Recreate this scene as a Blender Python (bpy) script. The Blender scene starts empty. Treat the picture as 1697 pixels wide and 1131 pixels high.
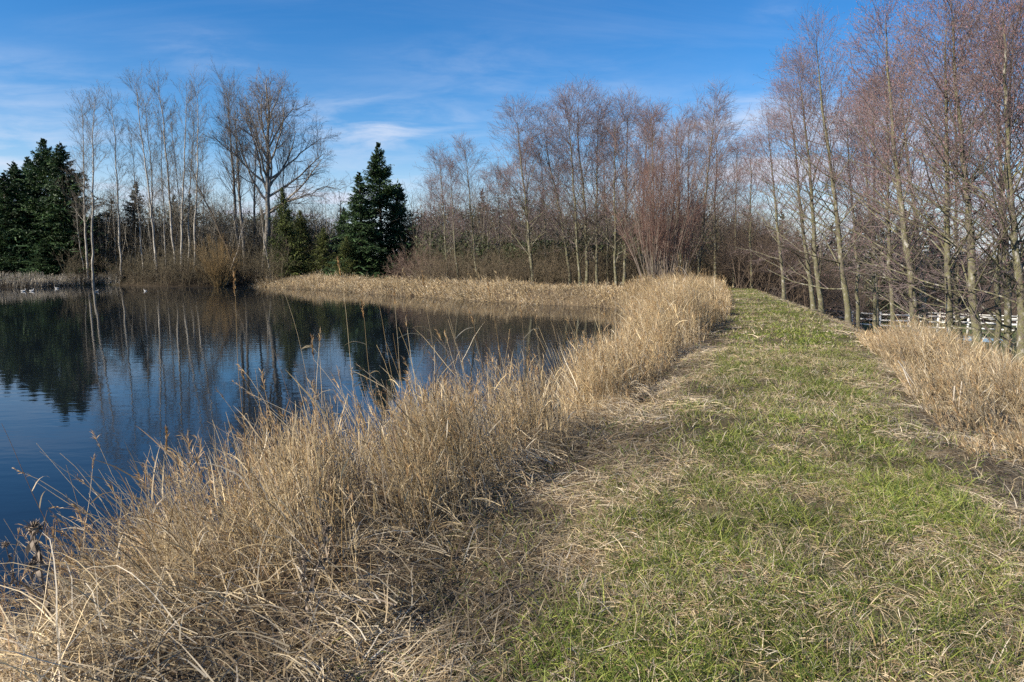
import bpy, math
import numpy as np
from mathutils import Vector, Matrix

R = np.random.default_rng(7)
C = bpy.context.scene.collection
scene = bpy.context.scene
rad = math.radians

# ------------------------------------------------------------------ camera
FPX, PITCH, EYE = 1131.0, rad(7.05), 1.7          # focal length in pixels of a 1697 px wide frame
cam_d = bpy.data.cameras.new("camera"); cam = bpy.data.objects.new("camera", cam_d); C.objects.link(cam)
cam_d.sensor_width = 36; cam_d.lens = 36 * FPX / 1697; cam_d.clip_start = 0.05; cam_d.clip_end = 6000
cam.location = (0, 0, EYE); cam.rotation_euler = (rad(90) - PITCH, 0, 0)
scene.camera = cam

# ------------------------------------------------------------------ light
SUN_EL = rad(33)
sd = np.array([-0.93, -0.50]); sd /= np.linalg.norm(sd)          # horizontal direction towards the sun
sun_dir = Vector((sd[0] * math.cos(SUN_EL), sd[1] * math.cos(SUN_EL), math.sin(SUN_EL)))
sun_l = bpy.data.lights.new("sun", 'SUN'); sun_l.energy = 5.0; sun_l.angle = rad(0.53); sun_l.color = (1.0, 0.91, 0.77)
sun = bpy.data.objects.new("sun", sun_l); C.objects.link(sun)
sun.rotation_euler = sun_dir.to_track_quat('Z', 'Y').to_euler()

world = bpy.data.worlds.new("World"); scene.world = world; world.use_nodes = True
nt = world.node_tree; nt.nodes.clear(); N = nt.nodes.new; L = nt.links.new
out = N('ShaderNodeOutputWorld'); bg = N('ShaderNodeBackground'); bg.inputs['Strength'].default_value = 0.074
sky = N('ShaderNodeTexSky'); sky.sky_type = 'NISHITA'; sky.sun_disc = False
sky.sun_elevation = SUN_EL; sky.sun_rotation = math.atan2(sd[0], sd[1])
sky.altitude = 50; sky.air_density = 1.0; sky.dust_density = 0.25; sky.ozone_density = 4.0
hs = N('ShaderNodeHueSaturation'); hs.inputs['Saturation'].default_value = 1.34; hs.inputs['Hue'].default_value = .505; hs.inputs['Value'].default_value = 1.08
L(sky.outputs[0], hs.inputs['Color'])
tc = N('ShaderNodeTexCoord'); sep = N('ShaderNodeSeparateXYZ'); L(tc.outputs['Generated'], sep.inputs[0])
def mth(op, a, b=None, clamp=False):
    m = N('ShaderNodeMath'); m.operation = op; m.use_clamp = clamp
    for i, v in enumerate((a, b)):
        if v is None: continue
        if isinstance(v, (int, float)): m.inputs[i].default_value = v
        else: L(v, m.inputs[i])
    return m.outputs[0]
zc = mth('ADD', mth('MAXIMUM', sep.outputs[2], 0.0), 0.12)
cmb = N('ShaderNodeCombineXYZ'); L(mth('DIVIDE', sep.outputs[0], zc), cmb.inputs[0]); L(mth('DIVIDE', sep.outputs[1], zc), cmb.inputs[1])
def sky_noise(scale, sx, sy, rot, detail, rough, dist, lo, hi, seed):
    mp = N('ShaderNodeMapping'); mp.inputs['Scale'].default_value = (sx, sy, 1); mp.inputs['Rotation'].default_value = (0, 0, rot)
    mp.inputs['Location'].default_value = (seed, seed * 1.7, seed * .3)
    L(cmb.outputs[0], mp.inputs[0])
    n = N('ShaderNodeTexNoise'); n.inputs['Scale'].default_value = scale; n.inputs['Detail'].default_value = detail
    n.inputs['Roughness'].default_value = rough; n.inputs['Distortion'].default_value = dist
    L(mp.outputs[0], n.inputs['Vector'])
    r = N('ShaderNodeMapRange'); r.interpolation_type = 'SMOOTHSTEP'
    r.inputs['From Min'].default_value = lo; r.inputs['From Max'].default_value = hi; L(n.outputs[0], r.inputs[0])
    return r.outputs[0]
def pixdir(px, py):
    u, v = (px - 848.5) / FPX, (py - 565.5) / FPX
    d = Vector((u, math.cos(PITCH) - v * math.sin(PITCH), -math.sin(PITCH) - v * math.cos(PITCH)))
    return d.normalized()
def blob(px, py, w, h):      # a cloud bank that stands in one part of the sky
    d = pixdir(px, py)
    s = N('ShaderNodeVectorMath'); s.operation = 'SUBTRACT'; L(tc.outputs['Generated'], s.inputs[0]); s.inputs[1].default_value = d
    m = N('ShaderNodeVectorMath'); m.operation = 'MULTIPLY'; L(s.outputs[0], m.inputs[0]); m.inputs[1].default_value = (FPX / w, FPX / w, FPX / h)
    l = N('ShaderNodeVectorMath'); l.operation = 'LENGTH'; L(m.outputs[0], l.inputs[0])
    r = N('ShaderNodeMapRange'); r.interpolation_type = 'SMOOTHSTEP'
    r.inputs['From Min'].default_value = 1.0; r.inputs['From Max'].default_value = 0.0; L(l.outputs['Value'], r.inputs[0])
    return r.outputs[0]
wisp = sky_noise(1.5, .45, 1.7, .5, 8, .62, .7, .45, .80, 3.1)
wisp2 = sky_noise(3.0, .8, 1.25, -.35, 9, .62, .35, .30, .78, 8.4)
puff = sky_noise(2.2, .8, 1.0, .1, 7, .55, .3, .36, .66, 1.7)
def total(items):
    o = items[0]
    for i in items[1:]: o = mth('ADD', o, i)
    return o
banks = total([mth('MULTIPLY', blob(*b[:4]), b[4]) for b in
               ((40, 225, 260, 120, .55), (340, 95, 130, 60, .35), (600, 213, 220, 62, 1.0), (60, 120, 240, 50, .22), (860, 75, 90, 60, .0), (1290, 25, 60, 30, .5), (1220, 205, 140, 80, .8), (850, 150, 420, 130, .28), (900, 290, 500, 120, .12))])
lows = total([mth('MULTIPLY', blob(*b[:4]), b[4]) for b in
              ((560, 350, 330, 120, 1.1), (1240, 300, 520, 190, 1.0), (200, 370, 500, 110, .8), (1560, 290, 420, 170, .8), (-300, 300, 500, 150, .8), (2300, 280, 700, 150, .9))])
cloud = mth('ADD', mth('ADD', mth('MULTIPLY', wisp, .10), mth('MULTIPLY', banks, wisp2)), mth('MULTIPLY', lows, puff))
cloud = mth('MULTIPLY', cloud, .82, True)
hz = N('ShaderNodeMapRange'); hz.inputs['From Min'].default_value = .15; hz.inputs['From Max'].default_value = 0.0
hz.inputs['To Min'].default_value = 0; hz.inputs['To Max'].default_value = .8; L(sep.outputs[2], hz.inputs[0])
cloud = mth('MAXIMUM', cloud, hz.outputs[0])
mix = N('ShaderNodeMix'); mix.data_type = 'RGBA'; L(cloud, mix.inputs[0]); L(hs.outputs[0], mix.inputs[6]); mix.inputs[7].default_value = (5.2, 5.7, 6.8, 1)
L(mix.outputs[2], bg.inputs['Color']); L(bg.outputs[0], out.inputs['Surface'])

scene.view_settings.view_transform = 'Standard'; scene.view_settings.look = 'None'; scene.view_settings.exposure = 0.95; scene.view_settings.gamma = 1
scene.cycles.max_bounces = 6; scene.cycles.diffuse_bounces = 3; scene.cycles.glossy_bounces = 3
scene.cycles.transmission_bounces = 3; scene.cycles.transparent_max_bounces = 4
scene.cycles.sample_clamp_indirect = 3; scene.cycles.sample_clamp_direct = 8; scene.cycles.caustics_reflective = False; scene.cycles.caustics_refractive = False; scene.cycles.use_denoising = False

# ------------------------------------------------------------------ helpers
def vnoise(x, y, seed=0):
    xi = np.floor(x).astype(np.int64); yi = np.floor(y).astype(np.int64); xf = x - xi; yf = y - yi
    def h(a, b):
        n = (a * 374761393 + b * 668265263 + seed * 982451653) & 0x7fffffff
        n = ((n ^ (n >> 13)) * 1274126177) & 0x7fffffff
        return ((n ^ (n >> 16)) & 0xffff) / 65535.0
    u = xf * xf * (3 - 2 * xf); v = yf * yf * (3 - 2 * yf)
    return (h(xi, yi) * (1 - u) + h(xi + 1, yi) * u) * (1 - v) + (h(xi, yi + 1) * (1 - u) + h(xi + 1, yi + 1) * u) * v
def fbm(x, y, oct=4, seed=0):
    s = 0; a = .5; t = 0
    for i in range(oct):
        s = s + a * vnoise(x * 2 ** i + 17.3 * i, y * 2 ** i - 9.1 * i, seed + i); t += a; a *= .5
    return s / t
def sst(x, a=0., b=1.):
    t = np.clip((x - a) / (b - a), 0, 1); return t * t * (3 - 2 * t)
def unit(v): return v / np.maximum(np.linalg.norm(v, axis=-1, keepdims=True), 1e-9)

class Geo:
    """collects quads and point colours, then links ONE mesh object"""
    def __init__(s): s.V = []; s.Q = []; s.K = []; s.n = 0
    def add(s, V, Q, K=None):
        s.V.append(V.reshape(-1, 3)); s.Q.append(Q.reshape(-1, 4) + s.n)
        m = len(s.V[-1]); s.n += m
        if K is None: K = np.full((m, 3), .5)
        s.K.append(np.broadcast_to(K, (m, 3)))
    def tubes(s, P, Rr, k=3, K=None):
        n_, n = P.shape[:2]
        T = unit(np.gradient(P, axis=1))
        ref = np.where(np.abs(T[..., 2:3]) > .9, np.array([1., 0, 0]), np.array([0, 0, 1.]))
        ref = np.broadcast_to(ref[:, :1], T.shape)
        A = unit(np.cross(T, ref)); B = np.cross(T, A)
        a = np.arange(k) * 2 * np.pi / k
        V = P[:, :, None] + Rr[:, :, None, None] * (np.cos(a)[:, None] * A[:, :, None] + np.sin(a)[:, None] * B[:, :, None])
        i = np.arange(n_)[:, None, None] * n * k; j = np.arange(n - 1)[None, :, None] * k; q = np.arange(k); q2 = (q + 1) % k
        Q = np.stack([i + j + q, i + j + q2, i + j + k + q2, i + j + k + q], -1)
        if K is not None and K.ndim == 2: K = np.repeat(K, n * k, axis=0)
        s.add(V, Q, K); return s
    def ribbons(s, P, W, S, K=None):
        n_, n = P.shape[:2]
        if S.ndim == 2: S = S[:, None]
        V = np.stack([P - S * W[..., None], P + S * W[..., None]], 2)
        i = np.arange(n_)[:, None] * n * 2; j = np.arange(n - 1)[None] * 2
        Q = np.stack([i + j, i + j + 1, i + j + 3, i + j + 2], -1)
        if K is not None:
            if K.ndim == 2: K = np.repeat(K, n * 2, axis=0)
            else: K = np.repeat(K.reshape(-1, 3), 2, axis=0)
        s.add(V, Q, K); return s
    def box(s, c, d, rz=0., K=None):
        c = np.array(c, float); d = np.array(d, float) / 2
        v = np.array([[x, y, z] for z in (-1, 1) for x, y in ((-1, -1), (1, -1), (1, 1), (-1, 1))]) * d
        cs, sn = math.cos(rz), math.sin(rz)
        v = np.stack([v[:, 0] * cs - v[:, 1] * sn, v[:, 0] * sn + v[:, 1] * cs, v[:, 2]], -1) + c
        s.add(v, np.array([[0, 3, 2, 1], [4, 5, 6, 7], [0, 1, 5, 4], [1, 2, 6, 5], [2, 3, 7, 6], [3, 0, 4, 7]]), K); return s
    def mesh(s, name, m, smooth=False):
        V = np.concatenate(s.V).astype(np.float32); Q = np.concatenate(s.Q).astype(np.int32); K = np.concatenate(s.K)
        me = bpy.data.meshes.new(name)
        me.vertices.add(len(V)); me.vertices.foreach_set('co', V.ravel())
        me.loops.add(Q.size); me.loops.foreach_set('vertex_index', Q.ravel())
        me.polygons.add(len(Q)); me.polygons.foreach_set('loop_start', np.arange(len(Q), dtype=np.int32) * 4)
        if smooth: me.polygons.foreach_set('use_smooth', np.ones(len(Q), bool))
        at = me.attributes.new('tint', 'FLOAT_COLOR', 'POINT')
        at.data.foreach_set('color', np.c_[K, np.ones(len(K))].astype(np.float32).ravel())
        me.update(calc_edges=True); me.validate(); me.materials.append(m)
        return me
    def obj(s, name, m, parent=None, smooth=False):
        o = bpy.data.objects.new(name, s.mesh(name, m, smooth)); C.objects.link(o); o.parent = parent; return o

def tag(o, label, cat, group=None, kind=None):
    o['label'] = label; o['category'] = cat
    if group: o['group'] = group
    if kind: o['kind'] = kind
    return o
def thing(name, loc=(0, 0, 0)):
    o = bpy.data.objects.new(name, None); C.objects.link(o); o.location = loc; o.empty_display_size = .3; return o

# ------------------------------------------------------------------ materials
def mat(name):
    m = bpy.data.materials.new(name); m.use_nodes = True; n = m.node_tree; n.nodes.clear()
    return m, n, n.nodes.new, n.links.new
def blade_mat(name, trans=.3, rough=.55, gain=1.0):
    m, n, N, L = mat(name)
    a = N('ShaderNodeAttribute'); a.attribute_name = 'tint'
    no = N('ShaderNodeTexNoise'); no.inputs['Scale'].default_value = 25; g = N('ShaderNodeNewGeometry'); L(g.outputs['Position'], no.inputs['Vector'])
    mr = N('ShaderNodeMapRange'); mr.inputs['To Min'].default_value = .7 * gain; mr.inputs['To Max'].default_value = 1.3 * gain; L(no.outputs[0], mr.inputs[0])
    sc = N('ShaderNodeVectorMath'); sc.operation = 'SCALE'; L(a.outputs['Color'], sc.inputs[0]); L(mr.outputs[0], sc.inputs['Scale'])
    b = N('ShaderNodeBsdfPrincipled'); b.inputs['Roughness'].default_value = rough; b.inputs['Specular IOR Level'].default_value = .3; L(sc.outputs[0], b.inputs['Base Color'])
    t = N('ShaderNodeBsdfTranslucent'); L(sc.outputs[0], t.inputs['Color'])
    mx = N('ShaderNodeMixShader'); mx.inputs[0].default_value = trans; L(b.outputs[0], mx.inputs[1]); L(t.outputs[0], mx.inputs[2])
    o = N('ShaderNodeOutputMaterial'); L(mx.outputs[0], o.inputs['Surface']); return m
def ramp_mat(name, stops, scale, detail=6, stretch=(1, 1, 1), rough=.85, bump=.0, coord='Object', bscale=None, spec=.3, bdist=.02):
    m, n, N, L = mat(name)
    tcn = N('ShaderNodeTexCoord'); mp = N('ShaderNodeMapping'); mp.inputs['Scale'].default_value = stretch; L(tcn.outputs[coord], mp.inputs[0])
    no = N('ShaderNodeTexNoise'); no.inputs['Scale'].default_value = scale; no.inputs['Detail'].default_value = detail; no.inputs['Roughness'].default_value = .62; L(mp.outputs[0], no.inputs['Vector'])
    cr = N('ShaderNodeValToRGB'); e = cr.color_ramp.elements
    while len(e) < len(stops): e.new(.5)
    for i, (p, c) in enumerate(stops): e[i].position = p; e[i].color = (*c, 1)
    L(no.outputs[0], cr.inputs[0])
    b = N('ShaderNodeBsdfPrincipled'); b.inputs['Roughness'].default_value = rough; b.inputs['Specular IOR Level'].default_value = spec; L(cr.outputs[0], b.inputs['Base Color'])
    if bump:
        n2 = N('ShaderNodeTexNoise'); n2.inputs['Scale'].default_value = bscale or scale * 3; n2.inputs['Detail'].default_value = 6; L(mp.outputs[0], n2.inputs['Vector'])
        bp = N('ShaderNodeBump'); bp.inputs['Strength'].default_value = bump; bp.inputs['Distance'].default_value = bdist; L(n2.outputs[0], bp.inputs['Height']); L(bp.outputs[0], b.inputs['Normal'])
    o = N('ShaderNodeOutputMaterial'); L(b.outputs[0], o.inputs['Surface']); return m

M_straw = blade_mat('dry_straw', .28, .5)
M_grass = blade_mat('grass_blades', .30, .5)
M_needle = blade_mat('needles', .12, .6)
M_twig = blade_mat('twigs', .0, .8)
M_alder = ramp_mat('alder_bark', ((.30, (.035, .03, .022)), (.43, (.13, .115, .085)), (.52, (.12, .115, .05)), (.60, (.21, .195, .155)), (.70, (.40, .385, .34))), 9, detail=9, stretch=(1, 1, .5), bump=.9, bscale=40)
M_birch = ramp_mat('pale_bark', ((.30, (.10, .085, .065)), (.46, (.29, .26, .215)), (.70, (.52, .49, .43))), 4, stretch=(1, 1, .5), bump=.3, bscale=25)
M_cotton = ramp_mat('grey_bark', ((.30, (.09, .08, .065)), (.55, (.25, .22, .18)), (.75, (.38, .35, .30))), 4, stretch=(1, 1, .3), bump=.6, bscale=16)
M_firbark = ramp_mat('fir_bark', ((.3, (.04, .03, .022)), (.7, (.11, .085, .06))), 6, stretch=(1, 1, .3), bump=.5)
M_white = ramp_mat('white_paint', ((.3, (.38, .37, .33)), (.45, (.58, .57, .53)), (.65, (.76, .75, .72))), 2.2, rough=.55)
M_bird = ramp_mat('white_feathers', ((.3, (.42, .41, .39)), (.6, (.60, .59, .57))), 9, rough=.7)
M_dark = ramp_mat('grey_feathers', ((.3, (.05, .05, .05)), (.6, (.12, .11, .10))), 9, rough=.7)
M_beak = ramp_mat('orange_beak', ((.3, (.5, .2, .03)), (.6, (.6, .28, .05))), 9, rough=.5)

# ------------------------------------------------------------------ the lie of the land
WATER = -0.9
YL = np.array([-40, 0, 2.2, 3.2, 4.6, 6.4, 8.2, 11, 15.3, 20, 27, 34, 50, 90.]); XL = np.array([-18, -1.9, -1.05, -.6, -.15, .70, 1.35, 2.6, 4.6, 6.4, 8.6, 10.6, 15., 26.])
YR = np.array([-40, 0, 3., 5., 7.5, 10, 16.7, 24, 30, 36, 50, 90.]); XR = np.array([-13, 2.3, 3.0, 3.6, 4.5, 5.6, 8.1, 9.9, 11.2, 12.6, 17., 29.])
YW = np.array([-40, 0, 3, 5, 6.4, 7.4, 8.6, 10.5, 12.5, 15, 18, 22, 28, 34.]); WW = np.array([2.6, 2.6, 2.7, 2.9, 2.5, 1.5, 1.25, 1.4, 1.7, 2.2, 2.7, 3.1, 3.9, 5.0])
xL = lambda y: np.interp(y, YL, XL)
xR = lambda y: np.interp(y, YR, XR)
xW = lambda y: xL(y) - np.interp(y, YW, WW)
pond = [(-90, -40), (float(xW(-40)), -40)] + [(float(xW(y)), float(y)) for y in (0, 2, 3, 4, 5, 6, 7, 8.5, 10, 12, 15, 18, 22, 26, 30, 33)] + \
       [(4.2, 35.6), (1.7, 37.4), (-2.2, 40.5), (-6.2, 45), (-9.3, 47.5), (-13.5, 52.), (-18, 56), (-23.5, 60.5), (-26, 59.5), (-30, 59), (-34, 61), (-38, 63.5), (-41, 58), (-46, 55), (-60, 54), (-90, 52)]
pond = np.array(pond)
# a slightly ragged outline
_p = []
for i in range(len(pond)):
    a, b = pond[i], pond[(i + 1) % len(pond)]; m = max(1, int(np.linalg.norm(b - a) / 1.1)) if np.linalg.norm(b - a) < 20 else 1
    for j in range(m):
        q = a + (b - a) * j / m; n_ = np.array([b[1] - a[1], a[0] - b[0]]) / (np.linalg.norm(b - a) + 1e-6)
        _p.append(q + n_ * (fbm(np.array(q[0] * .7), np.array(q[1] * .7), 3, 5) - .5) * (1.1 if m > 1 else 0))
pond = np.array(_p)
def pond_sd(x, y):
    best = np.full(x.shape, 1e9); ins = np.zeros(x.shape, bool)
    for i in range(len(pond)):
        ax, ay = pond[i]; bx, by = pond[(i + 1) % len(pond)]
        dx, dy = bx - ax, by - ay
        t = np.clip(((x - ax) * dx + (y - ay) * dy) / (dx * dx + dy * dy + 1e-9), 0, 1)
        best = np.minimum(best, (x - ax - t * dx) ** 2 + (y - ay - t * dy) ** 2)
        c = ((ay > y) != (by > y)) & (x < (bx - ax) * (y - ay) / (by - ay + 1e-12) + ax)
        ins ^= c
    d = np.sqrt(best); return np.where(ins, -d, d)
PUD = (29.6, 43.0)
def height(x, y, sdv=None):
    x = np.asarray(x, float); y = np.asarray(y, float)
    if sdv is None: sdv = pond_sd(x, y)
    s = x - xR(y)
    dist = np.hypot(x, y)
    drop = 3.3 * sst(s / (8.6 - 3.0 * sst(y, 12, 19)), -.03, 1.) + np.clip(s - 5, 0, 60) * .035 + .062 * np.clip(y - 45, 0, 60) * sst(s, 0, 12)
    P = -drop
    P = P - .35 * sst(y, 34, 48) * (1 - sst(s, 0, 8)) + .4 * sst(dist, 60, 140) * (1 - sst(s, 0, 20))
    P = P + (fbm(x * .6, y * .6, 3, 2) - .5) * .10 + (fbm(x * 3.1, y * 3.1, 3, 9) - .5) * .05 * (dist < 40)
    # cambered dyke top
    mid = (xL(y) + xR(y)) / 2; P = P + .05 * (1 - np.clip(np.abs(x - mid) / 2.2, 0, 1))
    w = 1.9 + .5 * sst(y, 25, 35) - .5 * sst(y, 36, 45)
    z = np.where(sdv > 0, WATER + (P - WATER) * sst(sdv / w, -.12, 1.0) - .02, WATER - .06 - .45 * np.clip(-sdv, 0, 2.2))
    pd = np.hypot((x - PUD[0]) / 4.5, (y - PUD[1]) / 3.)
    z = np.where(pd < 1.6, z * sst(pd, 1, 1.6) + (-3.55) * (1 - sst(pd, 1, 1.6)), z)
    return z
def H1(x, y): return float(height(np.array([x]), np.array([y]))[0])
def warp(n, near, far): t = np.linspace(-1, 1, n); k = 5.2; return np.sinh(t * k) / np.sinh(k) * far
gx = np.unique(np.concatenate([np.arange(-6, 14, .14), np.sinh(np.linspace(-5, 5, 260)) / np.sinh(5) * 2500 + 3]))
gy = np.unique(np.concatenate([np.arange(-1, 14, .14), np.sinh(np.linspace(-4.2, 5, 260)) / np.sinh(5) * 3000 + 10]))
GX, GY = np.meshgrid(gx, gy); GZ = height(GX, GY)
V = np.stack([GX, GY, GZ], -1); ny, nx = GX.shape
ii = np.arange(ny - 1)[:, None] * nx + np.arange(nx - 1)[None]
m, n, N, L = mat('ground_soil')
def ground_material():
    tcn = N('ShaderNodeNewGeometry')
    a = N('ShaderNodeAttribute'); a.attribute_name = 'tint'
    n1 = N('ShaderNodeTexNoise'); n1.inputs['Scale'].default_value = 30; n1.inputs['Detail'].default_value = 8; n1.inputs['Roughness'].default_value = .7; L(tcn.outputs['Position'], n1.inputs['Vector'])
    mp = N('ShaderNodeMapping'); mp.inputs['Scale'].default_value = (40, 9, 20); mp.inputs['Rotation'].default_value = (0, 0, .9); L(tcn.outputs['Position'], mp.inputs[0])
    n2 = N('ShaderNodeTexNoise'); n2.inputs['Scale'].default_value = 1.4; n2.inputs['Detail'].default_value = 5; n2.inputs['Distortion'].default_value = 1.5; L(mp.outputs[0], n2.inputs['Vector'])
    ad = N('ShaderNodeMath'); ad.operation = 'MULTIPLY'; L(n1.outputs[0], ad.inputs[0]); L(n2.outputs[0], ad.inputs[1])
    mr = N('ShaderNodeMapRange'); mr.inputs['From Min'].default_value = .12; mr.inputs['From Max'].default_value = .42; mr.inputs['To Min'].default_value = .35; mr.inputs['To Max'].default_value = 1.5; L(ad.outputs[0], mr.inputs[0])
    sc = N('ShaderNodeVectorMath'); sc.operation = 'SCALE'; L(a.outputs['Color'], sc.inputs[0]); L(mr.outputs[0], sc.inputs['Scale'])
    b = N('ShaderNodeBsdfPrincipled'); b.inputs['Roughness'].default_value = .95; b.inputs['Specular IOR Level'].default_value = .15; L(sc.outputs[0], b.inputs['Base Color'])
    bp = N('ShaderNodeBump'); bp.inputs['Strength'].default_value = .7; bp.inputs['Distance'].default_value = .02; L(ad.outputs[0], bp.inputs['Height']); L(bp.outputs[0], b.inputs['Normal'])
    o = N('ShaderNodeOutputMaterial'); L(b.outputs[0], o.inputs['Surface'])
ground_material(); M_ground = m
def greenness(x, y):
    """0 = straw and soil, 1 = green turf"""
    l = xL(y) + .86 - .2 * sst(y, 4, 8) - .55 * sst(y, 10, 20); r = xR(y) - .2 + .2 * sst(y, 9, 14)
    e = sst(x - l, -.35, .55) * sst(r - x, -.3, .5)
    nn = fbm(x * 1.3, y * .8, 4, 31)
    mid = np.exp(-((x - (l + r) / 2 - .1) / .35) ** 2) * .25          # the worn middle of the track
    g = e * (.58 + 1.2 * sst(nn, .28, .55)) - mid
    return np.clip(g, 0, 1)
field = sst(GX - xR(GY), 8, 14)
g_ = greenness(GX, GY); e_ = fbm(GX * .9, GY * .9, 4, 3)[..., None]
soil = np.array([.045, .031, .021]) * (1 - e_) + np.array([.20, .15, .09]) * e_
green = np.array([.055, .075, .022]) * (1 - e_) + np.array([.11, .12, .04]) * e_
ck = soil * (1 - g_[..., None] * .45) + green * g_[..., None] * .45
fld = np.array([.06, .085, .03]) * (1 - e_) + np.array([.10, .10, .05]) * e_
ck = ck * (1 - field[..., None]) + fld * field[..., None]
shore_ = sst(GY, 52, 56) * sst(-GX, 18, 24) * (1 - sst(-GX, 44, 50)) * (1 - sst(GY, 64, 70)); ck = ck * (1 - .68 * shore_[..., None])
farleft = sst(GY, 60, 66) * sst(-GX, 35, 42)
ck = ck * (1 - farleft[..., None]) + np.array([.07, .13, .03]) * farleft[..., None]
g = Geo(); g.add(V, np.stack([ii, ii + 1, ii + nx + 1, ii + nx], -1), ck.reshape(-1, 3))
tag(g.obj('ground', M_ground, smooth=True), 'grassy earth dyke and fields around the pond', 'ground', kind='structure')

# ------------------------------------------------------------------ water
m, n, N, L = mat('pond_water')
tcn = N('ShaderNodeNewGeometry')
def wn(sx, sy, sc, det):
    mp = N('ShaderNodeMapping'); mp.inputs['Scale'].default_value = (sx, sy, 1); mp.inputs['Rotation'].default_value = (0, 0, .12); L(tcn.outputs['Position'], mp.inputs[0])
    q = N('ShaderNodeTexNoise'); q.inputs['Scale'].default_value = sc; q.inputs['Detail'].default_value = det; q.inputs['Roughness'].default_value = .5; L(mp.outputs[0], q.inputs['Vector']); return q.outputs[0]
def mm(op, a, b):
    q = N('ShaderNodeMath'); q.operation = op
    for i, v in enumerate((a, b)):
        if isinstance(v, (int, float)): q.inputs[i].default_value = v
        else: L(v, q.inputs[i])
    return q.outputs[0]
hgt = mm('ADD', mm('MULTIPLY', wn(.7, 1.6, 2.6, 2), .9), mm('MULTIPLY', wn(.35, .8, .9, 2), .8))
bp = N('ShaderNodeBump'); bp.inputs['Strength'].default_value = 1.0; bp.inputs['Distance'].default_value = .0026; L(hgt, bp.inputs['Height'])
b = N('ShaderNodeBsdfPrincipled'); b.inputs['Base Color'].default_value = (.006, .009, .012, 1); b.inputs['Roughness'].default_value = .03; b.inputs['IOR'].default_value = 1.33
L(bp.outputs[0], b.inputs['Normal']); o = N('ShaderNodeOutputMaterial'); L(b.outputs[0], o.inputs['Surface']); M_water = m
def flat(name, pts, z, m):
    me = bpy.data.meshes.new(name); me.from_pydata([(float(p[0]), float(p[1]), z) for p in pts], [], [list(range(len(pts)))]); me.materials.append(m)
    o = bpy.data.objects.new(name, me); C.objects.link(o); return o
cen = pond.mean(0)
wide = []
for i in range(len(pond)):
    t = pond[(i + 1) % len(pond)] - pond[i - 1]; nrm = np.array([t[1], -t[0]]) / (np.linalg.norm(t) + 1e-9); wide.append(pond[i] + nrm * .35)
tag(flat('water', wide, WATER, M_water), 'still dark blue pond mirroring trees and sky', 'water', kind='structure')
tag(flat('puddle', [(PUD[0] + 1.5 * math.cos(a) * (1 + .2 * math.sin(3 * a)), PUD[1] + 1.6 * math.sin(a) * (1 + .15 * math.cos(5 * a))) for a in np.linspace(0, 2 * np.pi, 36, endpoint=False)], -3.52, M_water),
    'small pool of standing water on the low field behind the right trees', 'puddle', kind='structure')

# ------------------------------------------------------------------ pixel of the photograph -> place on the land
cP, sP = math.cos(PITCH), math.sin(PITCH)
def place(px, d, z=None):
    """x for something seen at column px that stands d metres ahead"""
    x = (px - 848.5) / FPX * d
    for _ in range(4):
        zz = H1(x, d) if z is None else z
        x = (px - 848.5) / FPX * (d * cP + (EYE - zz) * sP)
    return x, d, (H1(x, d) if z is None else z)
def top_z(py, d):
    k = (py - 565.5) / FPX
    return EYE - d * (k * cP + sP) / (cP - k * sP)
ORD = ['first', 'second', 'third', 'fourth', 'fifth', 'sixth', 'seventh', 'eighth', 'ninth', 'tenth', 'eleventh', 'twelfth', 'thirteenth', 'fourteenth', 'fifteenth', 'sixteenth',
       'seventeenth', 'eighteenth', 'nineteenth', 'twentieth', 'twenty-first', 'twenty-second', 'twenty-third', 'twenty-fourth', 'twenty-fifth', 'twenty-sixth', 'twenty-seventh', 'twenty-eighth', 'twenty-ninth', 'thirtieth']

# ------------------------------------------------------------------ tree growing
def lerp_poly(P, t):
    n = P.shape[1]; f = t * (n - 1); i = np.clip(f.astype(int), 0, n - 2); w = (f - i)[..., None]
    r = np.arange(len(P))[:, None]
    return P[r, i] * (1 - w) + P[r, i + 1] * w, unit(P[r, i + 1] - P[r, i])
def sprout(P, Rr, m, t0, t1, ang, length, n, up, wob, rr, even=False, power=1.):
    """m children per parent polyline. ang, length: f(t) or number"""
    Np = len(P)
    t = R.random((Np, m)) if not even else (np.arange(m)[None] + R.random((Np, m)) * .9) / m
    t = t0 + (t1 - t0) * t ** power
    pos, T = lerp_poly(P, t); rp = np.take_along_axis(Rr, np.clip((t * (P.shape[1] - 1)).astype(int), 0, P.shape[1] - 1), 1)
    pos = pos.reshape(-1, 3); T = T.reshape(-1, 3); t = t.ravel(); rp = rp.ravel(); k = len(pos)
    a = (ang(t) if callable(ang) else ang) * (1 + .22 * R.standard_normal(k)); Ln = (length(t) if callable(length) else length) * (.65 + .6 * R.random(k))
    q = R.standard_normal((k, 3)); q = unit(q - (q * T).sum(-1, keepdims=True) * T)
    D = unit(np.cos(a)[:, None] * T + np.sin(a)[:, None] * q)
    out_ = np.empty((k, n, 3)); out_[:, 0] = pos; st = (Ln / (n - 1))[:, None]
    for i in range(1, n):
        D = unit(D + np.array([0, 0, up]) + wob * R.standard_normal((k, 3))); out_[:, i] = out_[:, i - 1] + D * st
    r0 = np.maximum(rr[0] * rp, rr[1]); rad_ = r0[:, None] * np.linspace(1, .3, n)[None]
    return out_, np.maximum(rad_, rr[2]), t
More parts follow.
